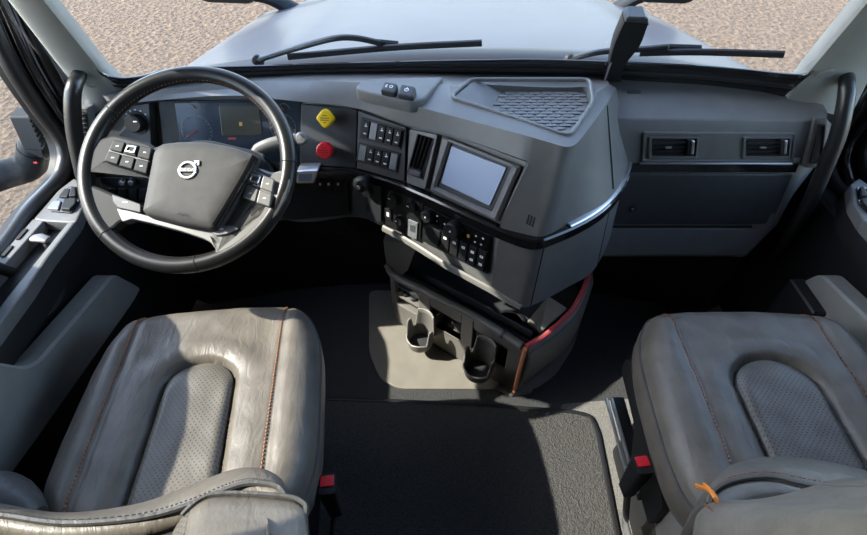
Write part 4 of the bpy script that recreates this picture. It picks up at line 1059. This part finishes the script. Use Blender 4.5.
# front face as a panel with three openings: built from uprights and rails
face = MB()
def fbox(pts, h0, h1, r=.006, b=.003): face.prism(FO, rpoly(FO.pix(pts, 0), r), h0, h1, b)
def uvb(u0, u1, v0, v1, h0, h1, r=.006, b=.003): face.box(FO, u0, u1, v0, v1, h0, h1, r, b)
H = ZR
uvb(0, .022, -.255, -.004, -.02, .0)
uvb(0, WID, -.255, -.15, -.025, .0)
uvb(.125, .175, -.20, -.004, -.02, .001)
uvb(.30, .345, -.20, -.004, -.02, .001)
uvb(.175, .30, -.06, -.004, -.02, 0)
uvb(WID - .05, WID, -.235, -.004, -.02, .0)
uvb(.345, WID - .01, -.05, -.004, -.02, 0)
face.build('front_panel', M['console'], con)
cav = MB()
cav.box(FO, .01, WID - .01, -.25, -.01, -.075, -.068, .002, .001)
cav.build('pocket_back', M['dark'], con)
sh = MB(); sh.box(FO, .02, .13, -.108, -.10, -.07, 0, .001, .001); sh.box(FO, .175, .30, -.158, -.15, -.07, .0, .001, .001); sh.box(FO, .345, .47, -.158, -.15, -.07, 0, .001, .001)
so_ = sh.build('pocket_shelf', M['console'], con)
for uu in (.055, .090):
    MB().lathe(Frame(FO.p(uu, -.100, -.02), FO.u, FO.n * -1), 0, 0, [(.013, 0), (.013, .010), (.009, .012), (.001, .010)], 16).build('power_socket', M['black'], con)
# rim tube along the top, its left end rising to the dash
rimp = [onz(387, 264, .30), onz(394, 275, ZR), onz(415, 286.5, ZR), onz(445, 301.5, ZR), onz(478, 318.5, ZR), onz(505, 335, ZR), onz(522, 346, ZR)]
MB().tube(catmull(rimp, 50), [(.014, .012)] * 50, 12).build('tray_rim', M['console'], con)
jn = catmull(rimp, 50)
MB().tube([jn[40], jn[41]], [(.0165, .0145)] * 2, 12).build('rim_joint', M['dark'], con)
# left end wall up to the dash
lw = MB(); p0, p1 = onz(386, 262, ZR), onz(393, 274, ZR)
w_ = [V((-.185, 1.235, .02)), V((-.150, 1.200, .02))]
ep_ = [onz(383.5, 240, .47), onz(384.5, 252, .38), onz(387, 266, .29), onz(392, 277, .255), onz(400, 277, .26), onz(408, 270, .31), onz(413, 256, .41), onz(417, 246, .47)]
lw.rings([ep_, [p + V((.02, .12, 0)) for p in ep_]])
lw.build('end_panel', M['console'], con)
# tray floor, rear wall
tf = MB()
ptf = [A_ + V((0, .02, 0)), B_ + V((0, .02, 0)), onz(574, 309, ZR), V((.50, 1.17, ZR)), V((.48, 1.38, ZR)), V((-.16, 1.38, ZR))]
tf.prism(WORLD, [fx(p) for p in ptf], .19, .20, 0); tf.build('tray_floor', M['dark'], con)
tw = MB(); uq = FO
tw.box(FO, -.01, WID + .02, -.09, -.004, -.034, -.024, .002, .001); tw.build('tray_wall', M['black'], con)
dv = MB(); c0_, c1_ = onz(537, 330, .24), onz(560, 302, .28)
dv.rings([[onz(527, 322, .20), onz(548, 296, .30), onz(567, 308, .30), onz(540, 333, .24)], [onz(527, 322, .20) - V((0, 0, .01)), onz(548, 296, .30) - V((0, 0, .01)), onz(567, 308, .30) - V((0, 0, .01)), onz(540, 333, .24) - V((0, 0, .01))]])
dv.build('tray_divider', M['console'], con)
MB().lathe(Frame(onz(510, 322, .205), (1, 0, 0), (0, 1, 0)), 0, 0, [(.05, 0), (.05, .004), (.042, .0045), (.04, 0.0), (.001, .0)], 28).build('tray_coaster', M['black'], con)
# right side panel with red edge
st_ = catmull([onz(526, 347, ZR), onz(545, 335, .273), onz(562, 321, .278), onz(574, 308, .283), onz(583, 291, .29), onz(590, 272, .30)], 24)
sbm = catmull([onz(515, 388.5, .045), onz(537, 372, .05), onz(555, 357, .055), onz(569, 341, .065), onz(578, 318, .09), onz(586, 292, .14)], 24)
sp_ = MB().grid([[a.lerp(b, k / 6) + V((.010 * math.sin(PI * k / 6), -.006 * math.sin(PI * k / 6), 0)) for a, b in zip(st_, sbm)] for k in range(7)])
side_o = sp_.build('side_panel', M['midwarm'], con, thick=.014, off=0)
MB().tube([a.lerp(b, .12) + V((.008, -.006, 0)) for a, b in zip(st_, sbm)], .0022, 6).build('panel_groove', M['dark'], side_o)
MB().tube([p + V((0, 0, .003)) for p in st_], [(.0085, .006)] * 24, 8).build('red_edge_trim', M['redtrim'], con, label='bright red edge trim')
MB().tube([p + V((.001, -.001, .0095)) for p in st_], .0018, 6).build('edge_trim_line', M['midwarm'], con)
MB().tube([st_[0].lerp(sbm[0], k / 8) + V((-.004, -.008, 0)) for k in range(9)], [(.009, .007)] * 9, 8).build('front_edge_trim', M['orangetrim'], con, label='faded orange edge trim')
MB().prism(WORLD, rpoly([fx(onz(x, y, .02)) for x, y in [(497, 387), (512, 383), (534, 387.5), (531, 391), (512, 394)]], .006), .002, .022, .004).build('foot', M['plate'], con)
# fold-out cup holders
def cup(px, py, zc, r, lab):
    c = onz(px, py, zc); back = -FO.n; a0 = math.atan2(back.y, back.x)
    n = 72; rows = []
    zb = zc - .055
    def top(a):
        d_ = (a - a0 + PI) % (2 * PI) - PI; d_ = abs(d_)
        if d_ < .75: return zc + .072
        if d_ < .95: return zc + .072 - (d_ - .75) / .2 * .075
        if d_ < 1.25: return zc - .012
        if d_ < 1.40: return zc - .012 + (d_ - 1.25) / .15 * .05
        if d_ < 1.75: return zc + .038
        if d_ < 1.95: return zc + .038 - (d_ - 1.75) / .2 * .065
        return zc - .030 + .012 * math.cos((d_ - 2.6) * 1.6)
    for k in range(8):
        rows.append([V((c.x + r * (.86 + .14 * k / 7) * math.cos(2 * PI * i / n), c.y + r * (.86 + .14 * k / 7) * math.sin(2 * PI * i / n), zb + (top(2 * PI * i / n) - zb) * k / 7)) for i in range(n + 1)])
    o = MB().grid(rows).build('cup_holder', M['console'], con, thick=.005, off=0, label=lab, ang=50)
    MB().tube([p for p in rows[-1][:-1]], .0032, 6, True).build('holder_lip', M['midwarm'], o)
    MB().lathe(Frame(V((c.x, c.y, zb)), (1, 0, 0), (0, 1, 0)), 0, 0, [(r * .86, -.002), (r * .86, .004), (.001, .004)], 32).build('holder_base', M['dark'], o)
    hb = c + back * r
    fr = Frame(V((hb.x, hb.y, zc)), FO.u, (0, 0, 1)); 
    MB().box(fr, -.028, .028, -.05, .05, -.06, .004, .006, .003).build('holder_hinge', M['console'], o)
cup(420, 333, .115, .046, 'left cup holder with notched rim')
cup(479, 362, .140, .048, 'right cup holder with notched rim')

# ------------------------------------------------------------------ seats
def cap_sd(p, q, q1, w0, w1):
    """signed distance to a tongue shape: straight sides, rounded front at q1"""
    hw = w0 + (w1 - w0) * max(0, min(1, (q + .26) / .35))
    qc = q1 - hw * .85
    if q <= qc: return abs(p) - hw
    return math.hypot(p, (q - qc) / .85) - hw
def seat(cx, cy, yaw, hw, hd, name, label, nz, q1, wi0, wi1):
    root = thing(name, label, 'seat', V((cx, cy, 0)), 'cab seats')
    cyw, syw = math.cos(yaw), math.sin(yaw)
    W = lambda p, q, z: V((cx + p * cyw - q * syw, cy + p * syw + q * cyw, z))
    def outline(th):
        c, s = math.cos(th), math.sin(th); n = 3.5 if s > 0 else 4.5
        p = hw * math.copysign(abs(c) ** (2 / n), c); q = hd * math.copysign(abs(s) ** (2 / n), s)
        return p * (1 + .03 * (-q / hd)), q
    def hz(p, q, groove=True):
        a = abs(p) / hw
        z = .572 + .006 * (q / hd) + .016 * max(0, min(1, (a - .45) / .3)) ** 1.5 - .010 * max(0, a - .8) / .2
        d = cap_sd(p, q, q1, wi0, wi1)
        z += .009 * math.exp(-((d - .045) / .030) ** 2)
        if groove:
            z -= .014 * math.exp(-(d / .0085) ** 2) * (1 if d > 0 else 1)
            if d < 0: z -= .008
            z -= .0045 * math.exp(-((abs(p) - .165) / .007) ** 2)
        z -= .03 * max(0, q / hd - .72) ** 2 / .08
        z += .0012 * math.sin(p * 60 + q * 35) * math.sin(q * 48 - p * 20)
        return z
    n = 230; ks = [.004] + [i / 62 for i in range(1, 63)]
    R = []
    for k in ks:
        ring = []
        for i in range(n):
            p, q = outline(2 * PI * i / n); p *= k; q *= k
            e = max(0, (k - .80) / .20); dz = .052 * (1 - math.sqrt(max(0, 1 - e * e * .96)))
            ring.append(W(p, q, hz(p, q) - dz))
        R.append(ring)
    zedge = [v.z for v in R[-1]]
    for dz, sc in ((.004, 1.006), (.03, 1.018), (.06, 1.015), (.085, .99), (.10, .95)):
        ring = []
        for i in range(n):
            p, q = outline(2 * PI * i / n); ring.append(W(p * sc, q * sc, zedge[i] - dz))
        R.append(ring)
    cush = MB().rings(R).build('seat_cushion', M['leather'], root, ang=80)
    # piping round the top edge
    MB().tube([v + V((0, 0, -.003)) for v in R[62]], .0042, 6, True).build('piping', M['leatherd'], cush)
    # centre insert, perforated
    out = []
    for i in range(26): out.append((-wi0 - (wi1 - wi0) * 0 , -.27 + 0 * i)) if False else None
    qa = -.25
    lf = lambda q: wi0 + (wi1 - wi0) * max(0, min(1, (q + .26) / .35))
    qc = q1 - lf(q1) * .85
    pts = []
    for i in range(24): q = qa + (qc - qa) * i / 24; pts.append((lf(q), q))
    for i in range(40): a = PI * i / 39; pts.append((lf(qc) * math.cos(a), qc + lf(qc) * .85 * math.sin(a)))
    for i in range(24): q = qc + (qa - qc) * (i + 1) / 24; pts.append((-lf(q), q))
    pc, qcn = 0, .5 * (qa + qc)
    rr = []
    for k in [.01] + [j / 16 for j in range(1, 17)]:
        ring = []
        for p, q in pts:
            pp, qq = p * k * .965, qcn + (q - qcn) * k * .985
            e = max(0, (k - .75) / .25)
            ring.append(W(pp, qq, hz(pp, qq, False) + .003 - .012 * e ** 3))
        rr.append(ring)
    MB().rings(rr, cap1=False).build('seat_insert', M['leatherp'], root, ang=80)
    for sgn in (-1, 1):
        stt = MB(); q = -.24
        while q < hd - .03:
            for off in (-.0065,):
                a = sgn * (.165) + off; z0 = hz(a, q); z1 = hz(a, q + .0045)
                kx = lambda p, q, z: W(p, q, z)
                def ed(p, q):
                    lo = 0
                    th = None
                    k = max(abs(p) / (hw * 1.0), 0)
                    kk = (abs(p / hw) ** 3.5 + abs(q / hd) ** 3.5) ** (1 / 3.5) if q > 0 else (abs(p / (hw * (1 + .03 * -q / hd))) ** 4.5 + abs(q / hd) ** 4.5) ** (1 / 4.5)
                    e = max(0, (kk - .80) / .20); return .052 * (1 - math.sqrt(max(0, 1 - e * e * .96)))
                stt.tube([W(a, q, z0 - ed(a, q) + .0008), W(a, q + .0050, z1 - ed(a, q + .005) + .0008)], .0016, 5)
            q += .0078
        stt.build('stitching', M['thread'], cush)
    # seat base
    bs = MB(); b2 = [(-hw * .86, -hd * .9), (hw * .86, -hd * .9), (hw * .86, hd * .80), (-hw * .86, hd * .80)]
    def lvl(z, sc): return [W(p * sc, q * sc, z) for p, q in rpoly(b2, .04)]
    bs.rings([lvl(.005, .80), lvl(.10, .77), lvl(.30, .74), lvl(.38, .98), lvl(.47, 1.04), lvl(.50, 1.02)]); bs.build('seat_base', M['black'], root, ang=45)
    return root, W
dseat, DW = seat(-.490, .556, math.radians(5.5), .247, .270, 'driver_seat', 'worn grey leather seat facing the steering wheel, partly in sunlight', 0, .085, .080, .070)
pseat, PW = seat(.722, .550, math.radians(-.5), .262, .267, 'passenger_seat', 'grey leather seat facing the glove box, orange cord tied at its corner', 0, .10, .088, .088)

def sheet_rows(rows, n): return [catmull(r, n) for r in rows]
def sh(row, dx, dy, dz): return [p + V((dx, dy, dz)) for p in row]
# steering wheel side backrest
r1 = [onz(x, y, .665) for x, y in [(-60, 500), (0, 507), (63, 516.5), (137, 506), (188, 486), (232, 470.5), (262, 470), (281, 482), (288, 498)]]
r2 = [onz(x, y, .735) for x, y in [(-70, 512), (0, 519), (63, 527), (137, 522), (188, 509), (231, 491), (254, 486.5), (277, 490.5), (287, 502)]]
rows = [sh(r1, 0, -.03, -.20), sh(r1, 0, -.005, -.10), sh(r1, 0, .002, -.04), r1, [a.lerp(b, .3) + V((0, .008, .006)) for a, b in zip(r1, r2)], [a.lerp(b, .7) + V((0, .006, .004)) for a, b in zip(r1, r2)], r2]
bk = MB().grid(sheet_rows(rows, 60)).build('backrest', M['leather'], dseat, thick=.03, ang=70, face=(0, .5, .8))
rows = [sh(r2, 0, -.025, -.05), sh(r2, .002, -.02, -.012), sh(r2, .004, -.035, .004), sh(r2, .01, -.09, .06), sh(r2, .02, -.15, .18), sh(r2, .02, -.24, .42), sh(r2, .02, -.27, .50)]
MB().grid(sheet_rows(rows, 60)).build('backrest_panel', M['leatherd'], bk, thick=.06, ang=70, face=(0, .5, .8))
MB().tube([p + V((0, .004, .004)) for p in catmull(r2, 90)], .0045, 6).build('piping', M['leatherd'], bk)
stt = MB(); cr = catmull([a.lerp(b, .86) + V((0, .006, .005)) for a, b in zip(r1, r2)], 160)
for i in range(0, 159, 2): stt.tube([cr[i], cr[i + 1]], .0012, 4)
stt.build('stitching', M['leatherd'], bk)
w0 = [onz(x, y, .775) for x, y in [(166, 552), (172, 534), (184, 515), (203, 500), (222, 496), (256, 496.5), (289, 499.5), (301, 504), (306, 511), (303, 530)]]
rows = [sh(w0, 0, -.06, -.10), sh(w0, 0, -.02, -.05), sh(w0, 0, 0, -.015), w0, sh(w0, .006, -.02, .012), sh(w0, .03, -.08, .045), sh(w0, .05, -.16, .14), sh(w0, .06, -.26, .36)]
SR = sheet_rows(rows, 50)
MB().grid([r[13:] for r in SR]).build('side_bolster', M['leather'], bk, thick=.05, ang=70, face=(0, .5, .8))
MB().grid([r[:14] for r in SR]).build('perforated_panel', M['leatherp'], bk, thick=.05, ang=70, face=(0, .5, .8), label='perforated backrest leather')
MB().tube([p + V((0, .003, .002)) for p in SR[3][10:]], .0035, 6).build('piping', M['leatherd'], bk)
# far shoulder of the backrest, next to the door
lb = MB(); cb = onz(0, 505, .62)
lobe = []
for k in range(9):
    t = k / 8; c_ = onz(-40 + 80 * t, 492 + 24 * t, .60); s_ = math.sin(PI * (.12 + .8 * t)) ** .6
    lobe.append(c_)
lb.tube(lobe, [(.05 * math.sin(PI * (.15 + .75 * k / 8)), .06 * math.sin(PI * (.15 + .75 * k / 8))) for k in range(9)], 20)
lb.build('side_bolster', M['leatherd'], bk, ang=70)  # shadow on this lobe is put into the darker leather colour

# glove box side backrest
p1 = [onz(x, y, .655) for x, y in [(704, 505), (711, 487), (726, 470), (750, 460.5), (776, 457), (812, 459), (852, 467), (905, 482), (960, 500)]]
p2 = [onz(x, y, .72) for x, y in [(708, 508), (714, 494), (730, 485), (752, 480.5), (775, 481), (800, 487), (852, 497), (905, 510), (960, 525)]]
rows = [sh(p1, 0, -.03, -.20), sh(p1, 0, -.005, -.10), sh(p1, 0, .002, -.04), p1, [a.lerp(b, .3) + V((0, .008, .008)) for a, b in zip(p1, p2)], [a.lerp(b, .7) + V((0, .006, .005)) for a, b in zip(p1, p2)], p2, sh(p2, 0, -.03, .03)]
pk_ = MB().grid(sheet_rows(rows, 60)).build('backrest', M['leather'], pseat, thick=.03, ang=70, face=(0, .5, .8))
MB().tube([p + V((0, .004, .004)) for p in catmull(p2, 90)], .0042, 6).build('piping', M['leather'], pk_)
stt = MB(); cr = catmull([a.lerp(b, .88) + V((0, .006, .006)) for a, b in zip(p1, p2)], 150)
for i in range(0, 149, 2): stt.tube([cr[i], cr[i + 1]], .0011, 4)
stt.build('stitching', M['thread'], pk_)
w0 = [onz(x, y, .755) for x, y in [(700, 545), (698, 522), (703, 508), (718, 500.5), (750, 499.5), (780, 495), (812, 486), (842, 478.5), (870, 480), (920, 492), (975, 515)]]
rows = [sh(w0, 0, -.06, -.10), sh(w0, 0, -.02, -.05), sh(w0, 0, 0, -.015), w0, sh(w0, 0, -.010, .02), sh(w0, 0, -.04, .09), sh(w0, 0, -.10, .24), sh(w0, 0, -.18, .42)]
SR = sheet_rows(rows, 60)
MB().grid([r[:38] for r in SR]).build('side_bolster', leather('brown_grey_smooth_leather', (.18, .15, .12)), pk_, thick=.05, ang=70, face=(0, .5, .8))
MB().grid([r[37:] for r in SR]).build('perforated_panel', M['leatherb'], pk_, thick=.05, ang=70, face=(0, .5, .8), label='perforated backrest leather')
stt = MB(); cr = catmull([onz(x, y, z) for x, y, z in [(704, 507, .757), (712, 514, .775), (726, 524, .80), (742, 537, .83)]], 40)
for i in range(0, 39, 2): stt.tube([cr[i] + V((0, .003, .004)), cr[i + 1] + V((0, .003, .004))], .0014, 4)
stt.build('stitching', M['thread'], pk_)

# seat belt buckles, rails and covers
def buckle(px, py, z, seat_, lean):
    c = onz(px, py, z)
    fr = Frame(c, (1, .12, 0), (-.1, 1, .0))
    o = MB()
    R = [[fr.p(x, y, h) for x, y in rpoly([(-.017 * s, -.021 * s), (.017 * s, -.021 * s), (.017 * s, .021 * s), (-.017 * s, .021 * s)], .006)] for h, s in ((-.13, .80), (-.07, .9), (-.01, 1), (-.003, 1), (0, .92))]
    o.rings(R); bo = o.build('belt_buckle', M['black'], seat_)
    MB().prism(fr, rect(-.0135, .0135, -.006, .016, .003), -.001, .003, .0015).build('release_button', M['red'], bo)
    MB().box(fr, -.011, .011, -.016, -.010, -.0005, .001, .001, 0).build('buckle_slot', M['deep'], bo)
    MB().tube([fr.p(0, 0, -.12), fr.p(lean, -.02, -.32)], [(.016, .006)] * 2, 8).build('belt_stalk', M['black'], bo)
buckle(327, 484, .49, dseat, -.04)
buckle(643.5, 464, .47, pseat, .04)
c_ = onz(299, 498, .45); MB().box(Frame(c_, (1, 0, 0), (0, 1, 0)), -.009, .009, -.014, .014, -.05, 0, .003, .002).build('recline_button', M['red'], dseat, label='small red tab')
hs = MB().tube([onz(305, 440, .42), onz(313, 470, .42), onz(310, 505, .40)], [(.012, .03)] * 3, 8); hs.build('side_cover', M['black'], dseat)
# passenger seat side hardware
MB().box(Frame(V((.478, .60, .28)), (0, 1, 0), (0, 0, 1)), -.14, .12, -.012, .012, 0, .03, .003, .002).build('seat_rail', M['black'], pseat)
rl = MB()
for h_ in (.004, .018): rl.box(Frame(V((.478 - h_, .60, .292)), (0, 1, 0), (-1, 0, 0)), -.135, .115, -.0035, .0035, -.003, .004, .001, .001)
rl.build('rail_strip', M['steel'], pseat)
cv = MB(); fcv = Frame(V((.487, .55, .42)), (0, 1, 0), (0, 0, 1))
cv.prism(fcv, rpoly([(-.16, -.10), (-.02, -.10), (.03, -.02), (.17, .0), (.17, .05), (-.05, .05), (-.16, .0)], .012), -.02, .025, .006); cv.build('side_cover', M['black'], pseat)
MB().tube([onz(637, 368, .46), onz(639, 385, .45)], [(.006, .004)] * 2, 8).build('adjust_lever', M['steel'], pseat)
MB().tube([onz(643, 397, .40), onz(659, 394, .40)], [(.008, .006)] * 2, 8).build('pivot_bracket', M['steel'], pseat)
q = [onx(x, y, .49) for x, y in [(650, 470), (676, 492), (704, 520), (706, 560), (660, 560)]]
fq = Frame(V((.49, 0, 0)), (0, -1, 0), (0, 0, 1))
MB().prism(fq, rpoly([(-p.y, p.z) for p in q], .01), -.02, .004, .004).build('base_shield', M['midwarm'], pseat)
rd_ = MB()
for k in range(3): rd_.tube([V((.462 + .007 * k, .46, .20 - .03 * k)), V((.462 + .007 * k, .25, .20 - .03 * k))], .006, 8)
rd_.build('slide_rod', M['steel'], pseat)

tie = MB()
for pts in ([(696, 485), (704, 487.5), (710, 490), (715, 499)], [(704, 484), (709, 488), (714, 494), (717, 501)], [(697, 487), (706, 489), (711, 493)]):
    tie.tube(catmull([onz(x, y, (.66, .70, .75, .785)[i]) for i, (x, y) in enumerate(pts)], 12), .0026, 6)
solo(tie, 'orange_cord', M['orange'], 'short orange cord knotted at the corner of the glove box side seat', 'cord', onz(708, 489, .58))

# ------------------------------------------------------------------ light and camera
sun = bpy.data.lights.new('sun', 'SUN'); sun.energy = 9.0; sun.angle = math.radians(.6); sun.color = (1, .93, .82)
so = bpy.data.objects.new('sun', sun); COL.objects.link(so)
sdir = V((.725, .07, -.68)); so.rotation_euler = sdir.to_track_quat('-Z', 'Y').to_euler(); so.location = (-8, 0, 8)
w = bpy.data.worlds.new('sky'); scene.world = w; w.use_nodes = True
nt = w.node_tree; bgn = nt.nodes['Background']
sky = nt.nodes.new('ShaderNodeTexSky'); sky.sky_type = 'NISHITA'; sky.sun_disc = False; sky.sun_elevation = math.radians(38); sky.sun_rotation = math.radians(-90)
sky.air_density = 1.0; sky.dust_density = .8; sky.ozone_density = 1.5
hs_w = nt.nodes.new('ShaderNodeHueSaturation'); hs_w.inputs['Saturation'].default_value = .85
nt.links.new(sky.outputs[0], hs_w.inputs['Color']); nt.links.new(hs_w.outputs[0], bgn.inputs[0]); bgn.inputs[1].default_value = .75
cam = bpy.data.cameras.new('camera'); co = bpy.data.objects.new('camera', cam); COL.objects.link(co)
co.location = CAM; co.rotation_euler = (math.radians(45), 0, 0)
cam.sensor_width = 36; cam.sensor_fit = 'HORIZONTAL'; cam.lens = 36 * F / 867; cam.clip_start = .02; cam.clip_end = 300
scene.camera = co
vs = scene.view_settings; vs.view_transform = 'Standard'; vs.look = 'None'; vs.gamma = 1; vs.use_curve_mapping = False; vs.exposure = .68
scene.cycles.use_denoising = True
scene.cycles.max_bounces = 8; scene.cycles.transparent_max_bounces = 12; scene.cycles.caustics_reflective = False; scene.cycles.caustics_refractive = False
